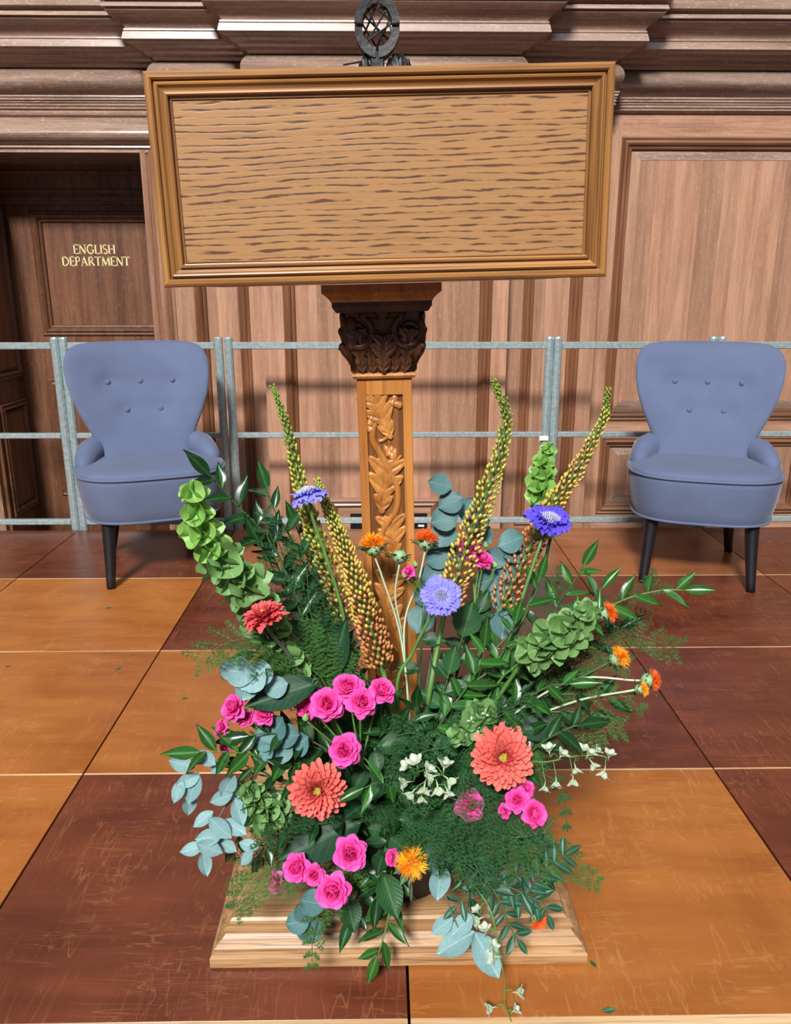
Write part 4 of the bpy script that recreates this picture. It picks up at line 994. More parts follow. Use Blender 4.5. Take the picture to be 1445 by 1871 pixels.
# ---- pinnate small-leaved sprays (lower right)
PG = 'fine leaved sprays at the lower right of the arrangement'
for (lab, pts, n) in (('small leaved spray arching right over the corner of the lectern foot', [(880, 1580, 1.03), (950, 1640, .99), (985, 1600, .97), (1020, 1570, .96), (1036, 1560, .955)], 13),
                      ('small leaved spray hanging beside the trailing white florets', [(870, 1590, 1.02), (915, 1650, .98), (930, 1690, .97), (945, 1715, .965)], 10),
                      ('small leaved spray at the lower centre right under the fern', [(850, 1560, 1.03), (880, 1610, 1.0), (850, 1640, .985), (835, 1655, .98)], 9),
                      ('small leaved spray rising beside the lower right fern frond', [(880, 1570, 1.04), (940, 1600, 1.01), (975, 1560, 1.0), (985, 1535, .99)], 11),
                      ('small leaved spray above the orange flower at the foot corner', [(880, 1590, 1.03), (950, 1630, .99), (990, 1650, .97), (1000, 1670, .965)], 9)):
    sprig('lentisk_spray', lab, 'foliage', [base_pt(.1)] + PX(*pts), 'pist', n, .034, PG, both=True, t0=.35, spread=1.0, taper=.2, jit=.15, r=.0016, face=.7)

# ---- broad dark leaves
def one_leaf(name, label, cat, base, px, py, d, deg, length_px, kind, toward=.15, width=1.0, up=.4, group=None):
    c = at(px, py, d); s = length_px * mpp(c); dv = imgdir(deg, toward); p = c - dv * s * .5
    t = thing(name, label, cat, base, group)
    stem(t, crom([base, base.lerp(p, .6) + V((0, 0, .01)), p, p + dv * s * .1], 5), .0024, .0016, M_stemd)
    obj('leaf', LP[kind][0], t, basis(dv, TOCAM(c) + UP * up + C_RIGHT * rnd(-.2, .2), p, s, s * width)); return t
BG = 'broad dark leaves'
one_leaf('broad_leaf', 'broad dark veined leaf standing upright left of the bronze spike', 'leaf', base_pt(-.1), 617, 1190, 1.12, 76, 125, 'big', .1, .85, group=BG)
one_leaf('broad_leaf', 'broad dark veined leaf lying level under the left eucalyptus', 'leaf', base_pt(-.2), 515, 1268, 1.03, 196, 140, 'big', .15, 1.05, group=BG)
one_leaf('broad_leaf', 'broad dark veined leaf lying below the left front dahlia', 'leaf', base_pt(-.1), 585, 1535, 1.0, 200, 165, 'big', .2, 1.2, group=BG)
one_leaf('broad_leaf', 'broad leaf pointing right below the green bells', 'leaf', base_pt(.2), 985, 1330, 1.04, 10, 90, 'big', .15, 1.3, group=BG)
one_leaf('broad_leaf', 'broad rose leaf hanging under the lowest pink roses', 'leaf', base_pt(0), 712, 1636, .985, -70, 85, 'rose', .2, 1.0, group=BG)
one_leaf('broad_leaf', 'small toothed leaf in the centre below the upper pink roses', 'leaf', base_pt(0), 722, 1360, 1.03, 14, 66, 'rose', .25, 1.0, group=BG)
one_leaf('broad_leaf', 'small toothed leaf hanging in the centre beside the single rose', 'leaf', base_pt(0), 688, 1393, 1.02, -85, 46, 'rose', .3, 1.1, group=BG)
one_leaf('broad_leaf', 'broad leaf behind the lilac pincushion flower', 'leaf', base_pt(.05), 855, 1130, 1.16, 75, 70, 'rose', .1, 1.3, group=BG)
one_leaf('broad_leaf', 'dull green leaf hanging left of the bowl', 'leaf', base_pt(-.1), 640, 1670, .995, -75, 66, 'rose', .2, 1.1, group=BG)

# ---- eucalyptus
def euc(label, pts, leaves, kind='euc', mat=None, r=.0018):
    path = crom([base_pt(at(*pts[-1]).x - POT.x)] + PX(*pts), 5)
    t = thing('eucalyptus_stem', label, 'foliage', path[0], 'eucalyptus stems')
    stem(t, path, r, r * .5, mat or M_stemg)
    for (px, py, d, deg, L) in leaves:
        c = at(px, py, d); s = L * 1.15 * mpp(c); dv = imgdir(deg, rnd(-.1, .3))
        k = kind if L > 0 else kind
        obj('leaf', random.choice(LP[k]), t, basis(dv, TOCAM(c) + V((rnd(-.35, .35), 0, rnd(-.1, .5))), c - dv * s * .5, s))
    return t
euc('grey blue eucalyptus stem trailing at the lower left edge', [(560, 1460, 1.04), (470, 1440, 1.0), (415, 1470, .98), (390, 1520, .965), (375, 1560, .96)],
    [(417, 1433, .975, 60, 46), (405, 1458, .97, 200, 40), (436, 1483, .97, -70, 46), (372, 1497, .965, 215, 38), (402, 1513, .955, -40, 48), (382, 1530, .96, 190, 46), (352, 1552, .955, 195, 38), (383, 1550, .95, -20, 44), (374, 1578, .95, -75, 40), (428, 1512, .965, -35, 44), (452, 1567, .96, 230, 32), (455, 1545, .97, -10, 34), (430, 1445, .985, 100, 40), (415, 1545, .965, -30, 36)], 'euco')
euc('pale eucalyptus stem poking out at the far left', [(560, 1440, 1.05), (450, 1410, 1.0), (380, 1395, .98), (340, 1400, .97)],
    [(332, 1396, .965, 165, 44), (327, 1445, .962, 255, 38), (352, 1440, .965, 250, 52), (345, 1425, .97, 200, 40), (375, 1385, .98, 140, 40), (346, 1470, .97, 265, 40), (400, 1400, .985, 40, 36)], 'euco')
euc('dusty eucalyptus rosette beside the lower left dahlia leaf', [(600, 1330, 1.08), (520, 1270, 1.05), (470, 1245, 1.03)],
    [(440, 1228, 1.02, 170, 52), (462, 1240, 1.015, 220, 50), (475, 1232, 1.02, 80, 46), (450, 1258, 1.015, 250, 40), (505, 1256, 1.03, 20, 40), (420, 1225, 1.02, 150, 36)], 'euc')
euc('tall blue eucalyptus stem right of the carved post', [(780, 1250, 1.2), (800, 1100, 1.24), (815, 1000, 1.25), (812, 920, 1.25), (806, 880, 1.25)],
    [(804, 885, 1.24, 165, 40), (823, 918, 1.235, 25, 44), (813, 948, 1.23, 200, 46), (812, 976, 1.235, 245, 46), (870, 958, 1.26, 10, 46), (880, 978, 1.26, -40, 40), (855, 930, 1.26, 60, 40), (800, 1020, 1.24, 200, 42), (790, 1050, 1.23, 230, 40), (830, 1010, 1.25, -10, 44), (780, 1090, 1.22, 200, 46), (770, 1130, 1.2, 250, 50)], 'eucd')
euc('eucalyptus stem behind the pink rose at the upper right', [(830, 1250, 1.2), (880, 1110, 1.24), (910, 1030, 1.26), (935, 985, 1.26)],
    [(934, 990, 1.25, 20, 44), (940, 1010, 1.25, 200, 40), (905, 1020, 1.25, 150, 40), (925, 1040, 1.25, -40, 44), (890, 1060, 1.24, 200, 40), (915, 1090, 1.23, -20, 46), (880, 1130, 1.22, 230, 44), (920, 1140, 1.2, 260, 50)], 'eucd')
euc('eucalyptus stem with three large leaves hanging in front of the foot', [(760, 1540, 1.03), (800, 1600, .99), (830, 1680, .97), (860, 1730, .965)],
    [(803, 1612, .975, 265, 62), (795, 1560, .985, 80, 60), (832, 1722, .96, 205, 70), (888, 1744, .955, -60, 78), (845, 1690, .965, 220, 50), (808, 1692, .97, 215, 44)], 'euco')
euc('dusky eucalyptus tip hanging at the lower left of the foot', [(640, 1620, 1.01), (580, 1660, .98), (560, 1690, .975)],
    [(566, 1697, .97, -75, 46), (545, 1685, .97, 190, 40), (555, 1668, .972, 120, 36), (572, 1650, .975, 170, 44)], 'eucd')
euc('eucalyptus leaves tucked between the left roses and ruscus', [(620, 1390, 1.08), (540, 1340, 1.05), (500, 1330, 1.04)],
    [(505, 1330, 1.035, 60, 46), (525, 1345, 1.035, 10, 42), (485, 1350, 1.03, 180, 44), (512, 1370, 1.03, 250, 46), (545, 1360, 1.04, 40, 44), (480, 1375, 1.02, 200, 40)], 'eucd')

# ---- asparagus fern fronds
def fern(label, pts, side_len, n=16, mat=None, droop=.15, group='asparagus fern fronds', width=1.0):
    path = crom([base_pt(at(*pts[-1]).x - POT.x)] + PX(*pts), 5)
    t = thing('asparagus_fern', label, 'fern', path[0], group)
    stem(t, path, .0015, .0006, mat or M_fern)
    mb = MB()
    def needle(p, d, L, wd):
        q = d.orthogonal().normalized() * wd; q2 = d.cross(q)
        mb.add([p - q, p + q, p + d * L, p + q2], [(0, 1, 2), (1, 3, 2), (3, 0, 2)])
    for i in range(n):
        u = .28 + .72 * (i + .5) / n; p, tg = along(path, u)
        nrm = (UP * .4 + TOCAM(p) * .6).normalized(); side = tg.cross(nrm).normalized()
        for s in (-1, 1):
            L = side_len * 1.25 * (1 - .75 * abs(u - .55) / .45) * rnd(.8, 1.15)
            d = (tg * .75 + side * s * rnd(.7, 1.0) + V((rnd(-.2, .2), rnd(-.2, .2), rnd(-.2, .1)))).normalized()
            m = max(4, int(L / .0065)); a = p.copy(); dd = d.copy()
            for k in range(m):
                b = a + dd * (L / m)
                needle(a, (b - a), 1.15, .00055)
                for s2 in (-1, 1):
                    e = (dd * .7 + dd.cross(nrm).normalized() * s2 * .9 + V((rnd(-.3, .3), rnd(-.3, .3), rnd(-.3, .3)))).normalized()
                    l2 = L * .26 * (1 - .7 * k / m) * rnd(.7, 1.2)
                    needle(b, e, l2, .00045)
                    g = max(3, int(l2 / .0017))
                    for q in range(g):
                        c = b + e * (l2 * (q + .6) / g)
                        for s3 in (-1, 1):
                            needle(c, (e * .75 + e.cross(nrm).normalized() * s3 * .8 + V((rnd(-.5, .5), rnd(-.5, .5), rnd(-.5, .5)))).normalized(), rnd(.004, .0072), .00055)
                a = b; dd = (dd + V((0, 0, -droop * .1))).normalized()
    mb.build('needles', mat or M_fern, t, kind='stuff')
fern('feathery fern frond reaching left over the orange deck', [(580, 1250, 1.10), (500, 1180, 1.06), (430, 1170, 1.03), (360, 1205, 1.0)], .066, 24)
fern('feathery fern frond drooping left under the coral dahlia', [(600, 1260, 1.10), (520, 1210, 1.07), (450, 1190, 1.05), (400, 1220, 1.03)], .060, 20)
fern('feathery fern frond beside the thin spike at upper left', [(600, 1200, 1.17), (550, 1100, 1.18), (515, 1010, 1.18), (500, 950, 1.18)], .055, 20, M_fernd)
fern('feathery fern frond rising behind the green bells on the left', [(580, 1180, 1.16), (530, 1060, 1.17), (495, 980, 1.16), (480, 930, 1.15)], .050, 16, M_fernd)
fern('feathery fern frond in the left centre behind the coral dahlia', [(620, 1250, 1.14), (570, 1130, 1.15), (560, 1040, 1.16), (545, 990, 1.16)], .055, 16, M_fernd)
fern('feathery fern frond spilling left over the lectern foot', [(600, 1520, 1.05), (520, 1560, 1.01), (460, 1610, .98), (430, 1660, .965)], .058, 22)
fern('feathery fern frond hanging in front of the foot moulding', [(640, 1600, 1.0), (590, 1650, .975), (572, 1710, .96), (570, 1770, .95)], .030, 14)
fern('large feathery fern frond spreading right below the pink rose', [(820, 1470, 1.02), (880, 1510, .985), (940, 1530, .97), (1000, 1520, .96)], .060, 20, M_fernd)
fern('feathery fern frond hanging lower centre beside the orange flower', [(790, 1500, 1.0), (830, 1560, .975), (870, 1590, .965), (900, 1620, .96)], .055, 18, M_fernd)
fern('feathery fern frond in front of the right pink rose', [(790, 1450, 1.0), (830, 1460, .975), (880, 1490, .965), (920, 1540, .96)], .05, 16, M_fernd)
fern('pale feathery fern frond low over the right deck', [(920, 1540, 1.02), (990, 1560, .98), (1040, 1580, .965), (1095, 1615, .955)], .042, 16)
fern('feathery fern frond above the white florets on the right', [(940, 1350, 1.08), (1030, 1340, 1.04), (1085, 1330, 1.02), (1135, 1330, 1.0)], .056, 22)
fern('feathery fern frond beyond the orange thistles on the far right', [(960, 1270, 1.12), (1080, 1200, 1.08), (1150, 1160, 1.06), (1235, 1185, 1.04)], .066, 24)
fern('feathery fern frond under the ruscus tip on the far right', [(960, 1250, 1.14), (1080, 1150, 1.1), (1150, 1110, 1.08), (1205, 1060, 1.07)], .060, 24, M_fernd)
fern('feathery fern frond in the centre below the lilac flower', [(740, 1380, 1.08), (720, 1350, 1.04), (760, 1340, 1.02), (800, 1370, 1.0)], .045, 14, M_fernd)
fern('feathery fern frond standing beside the right green bells', [(900, 1270, 1.14), (980, 1170, 1.15), (1030, 1080, 1.16), (1015, 1045, 1.16)], .040, 14, M_fernd)
fern('feathery fern frond around the small green bells at lower left', [(600, 1450, 1.03), (540, 1480, 1.0), (490, 1500, .98), (480, 1540, .97)], .05, 16, M_fernd)
fern('thin dark fern tip hanging by the right pink cluster', [(930, 1410, 1.05), (1005, 1420, 1.02), (1030, 1460, 1.0), (1036, 1520, .99)], .020, 12, M_fernd)
fern('feathery fern frond low in the middle over the bowl rim', [(740, 1500, 1.01), (760, 1520, .985), (800, 1530, .97), (850, 1560, .96)], .055, 18, M_fernd)
fern('feathery fern frond around the white delphinium cluster', [(720, 1440, 1.03), (735, 1400, 1.0), (770, 1375, .985), (820, 1365, .98)], .045, 16, M_fernd)
fern('feathery fern frond behind the largest dahlia', [(840, 1380, 1.06), (880, 1330, 1.04), (930, 1300, 1.03), (980, 1290, 1.03)], .05, 16, M_fernd)
fern('feathery fern frond near the yellow thistle at right', [(960, 1320, 1.08), (1060, 1280, 1.05), (1130, 1270, 1.03), (1180, 1300, 1.02)], .040, 14)

# ---- tall flower spikes
def bud_into(mb, p, d, L, r, m):
    q = d.orthogonal().normalized(); s = d.cross(q); vs = [p]
    for (t, k) in ((.28, .85), (.62, 1.0)):
        for j in range(5):
            a = 2 * PI * j / 5; vs.append(p + d * (L * t) + (q * math.cos(a) + s * math.sin(a)) * (r * k))
    vs.append(p + d * L)
    fs = [(0, 1 + (j + 1) % 5, 1 + j) for j in range(5)] + [(1 + j, 1 + (j + 1) % 5, 6 + (j + 1) % 5, 6 + j) for j in range(5)] + [(6 + j, 6 + (j + 1) % 5, 11) for j in range(5)]
    mb.add(vs, fs, m)
def spike(label, pts, tail, wmax, nb, tones, b0):
    """pts from the tip down to where the buds end, tail continues to the bowl"""
    body = crom(PX(*pts), 8); rest = crom([body[-1]] + PX(*tail) + [b0], 6)
    full = list(reversed(body + rest[1:]))
    t = thing('foxtail_lily', label, 'flower', full[0], 'tall foxtail lily spikes')
    stem(t, full, .0050, .0020, M_stem)
    mb = MB(); ga = 2.39996
    for i in range(nb):
        u = ((i + .5) / nb) ** .95; p, tg = along(body, u); tg = -tg
        q = tg.orthogonal().normalized(); s = tg.cross(q); a = i * ga
        rad = q * math.cos(a) + s * math.sin(a)
        W_ = wmax * (.16 + .84 * min(1, u * 1.25) ** .9) * rnd(.8, 1.15)
        ang = .35 + .5 * min(1, u * 1.2)
        d = (tg * math.cos(ang) + rad * math.sin(ang)).normalized()
        pl = W_ / max(.3, math.sin(ang)) * .72
        L = (.0060 + .0050 * min(1, u * 1.6)) * rnd(.85, 1.15); r = L * .27
        e = p + d * pl
        k = u * (len(tones) - 1) + rnd(-.45, .45); m = tones[max(0, min(len(tones) - 1, int(round(k))))]
        if u > .10: mb.tube([p, p.lerp(e, .6) - tg * .0008, e], [.00045, .00042, .00055], 3, 4, cap=False)
        bud_into(mb, e, (d + tg * .35).normalized(), L, r, m)
    # closed tip
    for i in range(16):
        a = i * ga; p, tg = along(body, .0); tg = -tg; q = tg.orthogonal().normalized(); s = tg.cross(q)
        bud_into(mb, p - tg * (.0011 * i) + (q * math.cos(a) + s * math.sin(a)) * (.0012 + .0001 * i), (tg + (q * math.cos(a) + s * math.sin(a)) * .3).normalized(), .006, .0016, tones[0])
    mb.build('buds', M_bud, t, True, kind='stuff')
spike('slim green foxtail lily spike leaning left of the carved post', [(501, 714, 1.23), (522, 775, 1.23), (540, 850, 1.22), (560, 930, 1.21), (590, 1010, 1.20), (618, 1090, 1.19), (632, 1150, 1.19)], [(640, 1220, 1.18)], .019, 300, [0, 0, 1, 1, 2, 2], base_pt(-.05))
spike('thick bronze foxtail lily spike crossing the carved post', [(583, 886, 1.19), (604, 940, 1.19), (632, 1010, 1.18), (656, 1080, 1.17), (678, 1150, 1.165), (702, 1235, 1.15)], [(715, 1300, 1.14)], .025, 460, [1, 1, 2, 2, 3, 3], base_pt(-.02))
spike('tall yellow green foxtail lily spike right of the carved post', [(906, 705, 1.25), (923, 755, 1.25), (920, 800, 1.25), (902, 865, 1.24), (876, 935, 1.23), (850, 1005, 1.22), (825, 1080, 1.20), (810, 1130, 1.19)], [(798, 1190, 1.17), (778, 1300, 1.14)], .026, 340, [0, 0, 1, 1, 2, 2, 3], base_pt(.03))
spike('coppery foxtail lily spike leaning right towards the right chair', [(1110, 720, 1.30), (1102, 765, 1.30), (1075, 820, 1.29), (1040, 880, 1.28), (1002, 935, 1.27), (968, 1000, 1.25), (935, 1070, 1.23), (905, 1130, 1.21)], [(885, 1175, 1.2), (835, 1290, 1.16)], .026, 380, [0, 1, 2, 2, 3, 3, 3], base_pt(.06))
spike('thin foxtail lily spike half hidden behind the left blue flower', [(545, 880, 1.27), (556, 940, 1.26), (575, 1020, 1.25), (596, 1090, 1.24)], [(625, 1200, 1.2)], .016, 120, [1, 2, 2], base_pt(-.04))

# ---- bells of Ireland
def bell_mesh(mat, deep=.55, wav=.05, ph=0.0):
    mb = MB(); rings = []; n = 20
    for i in range(8):
        t = i / 7; r = .07 + .43 * t ** .62; ring = []
        for k in range(n):
            a = 2 * PI * k / n; rr = r * (1 + wav * t * t * math.cos(3 * a + ph))
            ring.append((rr * math.cos(a), deep * (t - .25 * max(0, t - .65) ** 1.5) + wav * 1.5 * t ** 3 * math.sin(3 * a + 1 + ph) + wav * t ** 3 * .6 * math.cos(5 * a), rr * math.sin(a)))
        rings.append(ring)
    mb.loft(rings, cap0=True, cap1=False)
    return mb.mesh('calyx', mat, True)
BELL = [bell_mesh(M_cal, .46, .05, 0), bell_mesh(M_cal, .40, .07, 2)]; BELL2 = [bell_mesh(M_cal2, .46, .08, 0), bell_mesh(M_cal2, .38, .12, 2)]
def wfl_mesh():
    mb = MB()
    for k in range(3):
        a = 2 * PI * k / 3; d = V((math.cos(a), .35, math.sin(a))); s = d.cross(V((0, 1, 0))).normalized()
        mb.add([V((0, 0, 0)), d * .55 - s * .3, d * 1.0, d * .55 + s * .3, d * .5 + V((0, .15, 0))], [(0, 1, 4), (1, 2, 4), (2, 3, 4), (3, 0, 4)])
    return mb.mesh('white_flower', M_wf, True)
WFL = wfl_mesh()
def bells(label, pts, tail, smax, whorls, per, protos, b0, face=.55, wf=.35, protos2=None):
    body = crom(PX(*pts), 8); rest = crom([body[-1]] + PX(*tail) + [b0], 6)
    full = list(reversed(body + rest[1:]))
    t = thing('bells_of_ireland', label, 'flower', full[0], 'bells of Ireland stems')
    stem(t, full, .0036, .0022, M_stem)
    for w_ in range(whorls):
        u = (w_ + .3) / whorls; p, tg = along(body, u); tg = -tg
        q = (TOCAM(p) - tg * TOCAM(p).dot(tg)).normalized(); s = tg.cross(q)
        sc = smax * (.55 + .45 * min(1, u * 2.5)) * rnd(.9, 1.1)
        for k in range(per):
            a = 2 * PI * (k + .5 * (w_ % 2)) / per + rnd(-.2, .2)
            rad = q * math.cos(a) + s * math.sin(a)
            d = (rad * 1.0 + tg * (.25 + .9 * max(0, .35 - u)) + q * face * .4).normalized()
            o = obj('calyx', random.choice(protos if u < .42 or protos2 is None else protos2), t, basis(d, tg + V((rnd(-.3, .3), 0, 0)), p + rad * sc * .10, sc * rnd(.85, 1.1)))
            if math.cos(a) > .3 and u > .3 and random.random() < wf:
                obj('white_flower', WFL, o, basis(d, tg, p + rad * sc * .10 + d * sc * .30, sc * .20))
    return t
bells('bells of Ireland stem with pale green cups leaning far left by the chair', [(350, 893, 1.04), (360, 930, 1.04), (372, 975, 1.045), (400, 1020, 1.05), (440, 1062, 1.06), (470, 1110, 1.07), (505, 1165, 1.08)], [(545, 1220, 1.09), (620, 1330, 1.12)], .046, 10, 5, BELL, base_pt(-.15), protos2=BELL2)
bells('bells of Ireland stem standing upright before the right barrier posts', [(1003, 815, 1.34), (994, 850, 1.34), (990, 890, 1.33), (992, 930, 1.32), (1005, 985, 1.30)], [(985, 1060, 1.26), (920, 1200, 1.2)], .036, 8, 5, BELL, base_pt(.1))
bells('bells of Ireland stem of crumpled cups pointing right', [(1075, 1112, 1.02), (1050, 1140, 1.025), (1020, 1165, 1.03), (985, 1185, 1.04), (960, 1200, 1.05)], [(900, 1290, 1.09)], .043, 6, 5, BELL2, base_pt(.15))
bells('small green bells of Ireland stem nestled at the lower left', [(455, 1440, .985), (465, 1460, .99), (485, 1478, 1.0), (510, 1490, 1.01)], [(580, 1480, 1.05)], .040, 5, 6, BELL2, base_pt(-.12), wf=0)
bells('bells of Ireland cups on a stem above the right coral dahlia', [(830, 1348, 1.03), (850, 1335, 1.035), (872, 1318, 1.05), (895, 1300, 1.07)], [(860, 1380, 1.1)], .036, 3, 5, BELL2, base_pt(.08), wf=.7)
bells('bells of Ireland cups low behind the left coral dahlia stem', [(500, 1165, 1.075), (520, 1200, 1.08), (545, 1235, 1.09)], [(600, 1310, 1.1)], .040, 3, 5, BELL2, base_pt(-.12), wf=.2)

# ---- dahlias
def dahlia(label, px, py, d, rpx, axis, tone, tail, npet=96):
    c = at(px, py, d); R_ = rpx * mpp(c); ax = V(axis).normalized(); b0 = base_pt(c.x - POT.x)
    path = crom([b0] + PX(*tail) + [c - ax * R_ * .9, c - ax * R_ * .12], 6)
    t = thing('dahlia', label, 'flower', b0, 'coral dahlias'); stem(t, path, .0034, .0028, M_stemg)
    q = ax.orthogonal().normalized(); s = ax.cross(q)
    for i in range(npet):
        f = (i + .5) / npet; a = i * 2.39996
        rad = q * math.cos(a) + s * math.sin(a)
        tilt = math.radians(14 + 84 * f ** .75)
        dv = ax * math.cos(tilt) + rad * math.sin(tilt)
        L = R_ * (.26 + .74 * f ** .62) * rnd(.94, 1.05)
        nn = ax * math.sin(tilt) - rad * math.cos(tilt)
        me = random.choice(P_dahl['heart'] if f < .16 else P_dahl[tone])
        obj('petal', me, t, basis(dv, nn, c - ax * (R_ * .10 * f) + rad * (R_ * .05), L, L * (.92 + .30 * f)))
    mb = MB()
    for i in range(40):
        f = (i + .5) / 40; a = i * 2.39996; rr = R_ * .13 * math.sqrt(f)
        bud_into(mb, c + (q * math.cos(a) + s * math.sin(a)) * rr + ax * R_ * (.16 - .06 * f), ax, R_ * .10, R_ * .022, 0)
    mb.build('flower_eye', M_yel, t, True)
    mb = MB()
    for k in range(7):
        a = 2 * PI * k / 7; rad = q * math.cos(a) + s * math.sin(a)
        obj('sepal', LP['bract'][0], t, basis(rad - ax * .15, ax * -1, c - ax * R_ * .13, R_ * .40))
dahlia('coral dahlia turned upwards below the left green bells', 481, 1124, 1.03, 43, C_UP * .85 - C_FWD * .42 - C_RIGHT * .25, 'rose', [(590, 1290, 1.1), (530, 1200, 1.07)])
dahlia('coral dahlia facing the front at the lower left', 580, 1444, .985, 55, -C_FWD + C_UP * .12 + C_RIGHT * .05, 'coral', [(660, 1500, 1.06)])
dahlia('coral dahlia facing the front at the right, the largest one', 918, 1383, .985, 60, -C_FWD + C_UP * .22, 'coral', [(840, 1430, 1.06)])

# ---- scabious
def scabious(label, px, py, d, rpx, axis, tone, tail, npet=12, droop=0):
    c = at(px, py, d); R_ = rpx * mpp(c); ax = V(axis).normalized(); b0 = base_pt(c.x - POT.x)
    path = crom([b0] + PX(*tail) + [c - ax * R_ * .7, c - ax * R_ * .1], 6)
    t = thing('scabious', label, 'flower', b0, 'blue scabious flowers'); stem(t, path, .0030, .0024, M_stem)
    q = ax.orthogonal().normalized(); s = ax.cross(q)
    for ring, (n, k, L) in enumerate(((npet, 86, 1.0), (8, 60, .72))):
        for i in range(n):
            a = 2 * PI * (i + .5 * ring) / n + rnd(-.1, .1); rad = q * math.cos(a) + s * math.sin(a); tl = math.radians(k + droop + rnd(-12, 12))
            dv = ax * math.cos(tl) + rad * math.sin(tl)
            obj('petal', random.choice(P_scab[tone]), t, basis(dv, ax * math.sin(tl) - rad * math.cos(tl), c + rad * R_ * .12, R_ * L * rnd(.82, 1.0)))
    mb = MB()
    for i in range(90):
        f = (i + .5) / 90; a = i * 2.39996; rr = R_ * .44 * math.sqrt(f); rad = q * math.cos(a) + s * math.sin(a)
        bud_into(mb, c + rad * rr + ax * R_ * (.16 * (1 - f)), (ax + rad * .5 * f).normalized(), R_ * .20, R_ * .035, 0)
    mb.build('pincushion', M_scabc, t, True, kind='stuff')
    for k in range(6):
        a = 2 * PI * k / 6; rad = q * math.cos(a) + s * math.sin(a)
        obj('sepal', LP['bract'][0], t, basis(rad - ax * .25, -ax, c - ax * R_ * .08, R_ * .4))
scabious('lilac scabious seen from behind in front of the left spike', 560, 900, 1.16, 36, C_UP * .9 - C_FWD * .12 - C_RIGHT * .3, 'lilac', [(635, 1230, 1.16), (628, 1130, 1.16), (600, 1030, 1.16), (572, 950, 1.16)], droop=30)
scabious('deep violet scabious tilted upwards on the right', 1003, 951, 1.18, 43, C_UP * .80 - C_FWD * .55 + C_RIGHT * .1, 'violet', [(918, 1205, 1.15), (955, 1090, 1.16), (985, 1000, 1.175)])
scabious('pale lilac scabious facing the front in the centre', 806, 1090, 1.10, 37, -C_FWD + C_UP * .35, 'lilac', [(725, 1270, 1.13), (755, 1190, 1.13), (785, 1130, 1.12)])

# ---- spray roses
def bloom_at(t, c, R_, ax):
    q = ax.orthogonal().normalized(); s = ax.cross(q)
    mb = MB()
    for k in range(3):
        P = [c + ax * (R_ * (.22 - .03 * k)) + (q * math.cos(a) + s * math.sin(a)) * (R_ * (.05 + .055 * k)) + ax * R_ * .4 for a in [2 * k + j * .5 for j in range(9)]]
        vs = []
        for p in P: vs += [p, p - ax * R_ * .38]
        mb.add(vs, [(2 * j, 2 * j + 2, 2 * j + 3, 2 * j + 1) for j in range(8)])
    bl = mb.build('bloom', M_rose, t, True)
    for ring, (n, tl, L, off, wd) in enumerate(((4, 8, .62, .10, .60), (5, 24, .74, .12, .66), (6, 42, .84, .12, .66), (7, 62, .95, .08, .62), (6, 80, 1.0, .04, .60))):
        for i in range(n):
            a = 2 * PI * (i + .37 * ring) / n + rnd(-.18, .18); rad = q * math.cos(a) + s * math.sin(a); tt = math.radians(tl + rnd(-7, 7))
            dv = ax * math.cos(tt) + rad * math.sin(tt); nn = -rad * math.cos(tt) + ax * math.sin(tt)
            l = R_ * L * rnd(.92, 1.08)
            obj('petal', P_rose[min(2, ring // 2)], bl, basis(dv, nn, c + rad * R_ * off - ax * R_ * .12 + ax * R_ * .04 * (4 - ring), l, l * wd / .62 * rnd(.9, 1.1)))
    return bl
def rose_spray(label, blooms, hub, n_leaf=5, buds=()):
    b0 = base_pt(at(*hub).x - POT.x); h = at(*hub)
    t = thing('rose_spray', label, 'flower', b0, 'pink spray roses'); main = crom([b0, b0.lerp(h, .5) + V((0, 0, .02)), h], 5); stem(t, main, .0026, .0020, M_stemd)
    for (px, py, d, r, axv) in blooms:
        c = at(px, py, d); R_ = r * mpp(c); ax = V(axv).normalized()
        stem(t, crom([h, h.lerp(c, .5) - ax * .01, c - ax * R_ * .35], 5), .0017, .0015, M_stem)
        bloom_at(t, c, R_, ax)
        q = ax.orthogonal().normalized(); s = ax.cross(q)
        for k in range(5):
            a = 2 * PI * k / 5; rad = q * math.cos(a) + s * math.sin(a)
            obj('sepal', LP['bract'][k % 2], t, basis(rad * .9 - ax * .1, -ax, c - ax * R_ * .28, R_ * .95, R_ * .45))
    for (px, py, d, r) in buds:
        c = at(px, py, d); R_ = r * mpp(c); ax = (UP + TOCAM(c) * .4 + C_RIGHT * rnd(-.4, .4)).normalized()
        stem(t, crom([h, h.lerp(c, .6), c], 4), .0014, .0012, M_stem)
        rings = []; q = ax.orthogonal().normalized(); s = ax.cross(q)
        for (tt, k) in ((0, .25), (.25, .8), (.5, 1), (.9, .8), (1.3, .45), (1.7, .08)): rings.append([c + ax * R_ * tt + (q * math.cos(2 * PI * j / 8) + s * math.sin(2 * PI * j / 8)) * R_ * k * .7 for j in range(8)])
        MB().loft(rings).build('bud', M_grn, t, True)
    for k in range(n_leaf):
        u = .55 + .42 * k / max(1, n_leaf); p, tg = along(main, u); sd = tg.cross(TOCAM(p)).normalized() * (-1) ** k
        obj('leaf', random.choice(LP['rose']), t, basis(tg * .3 + sd + V((rnd(-.2, .2), -.2, rnd(-.2, .2))), TOCAM(p) + UP * .5, p, rnd(.034, .048)))
F0 = -C_FWD
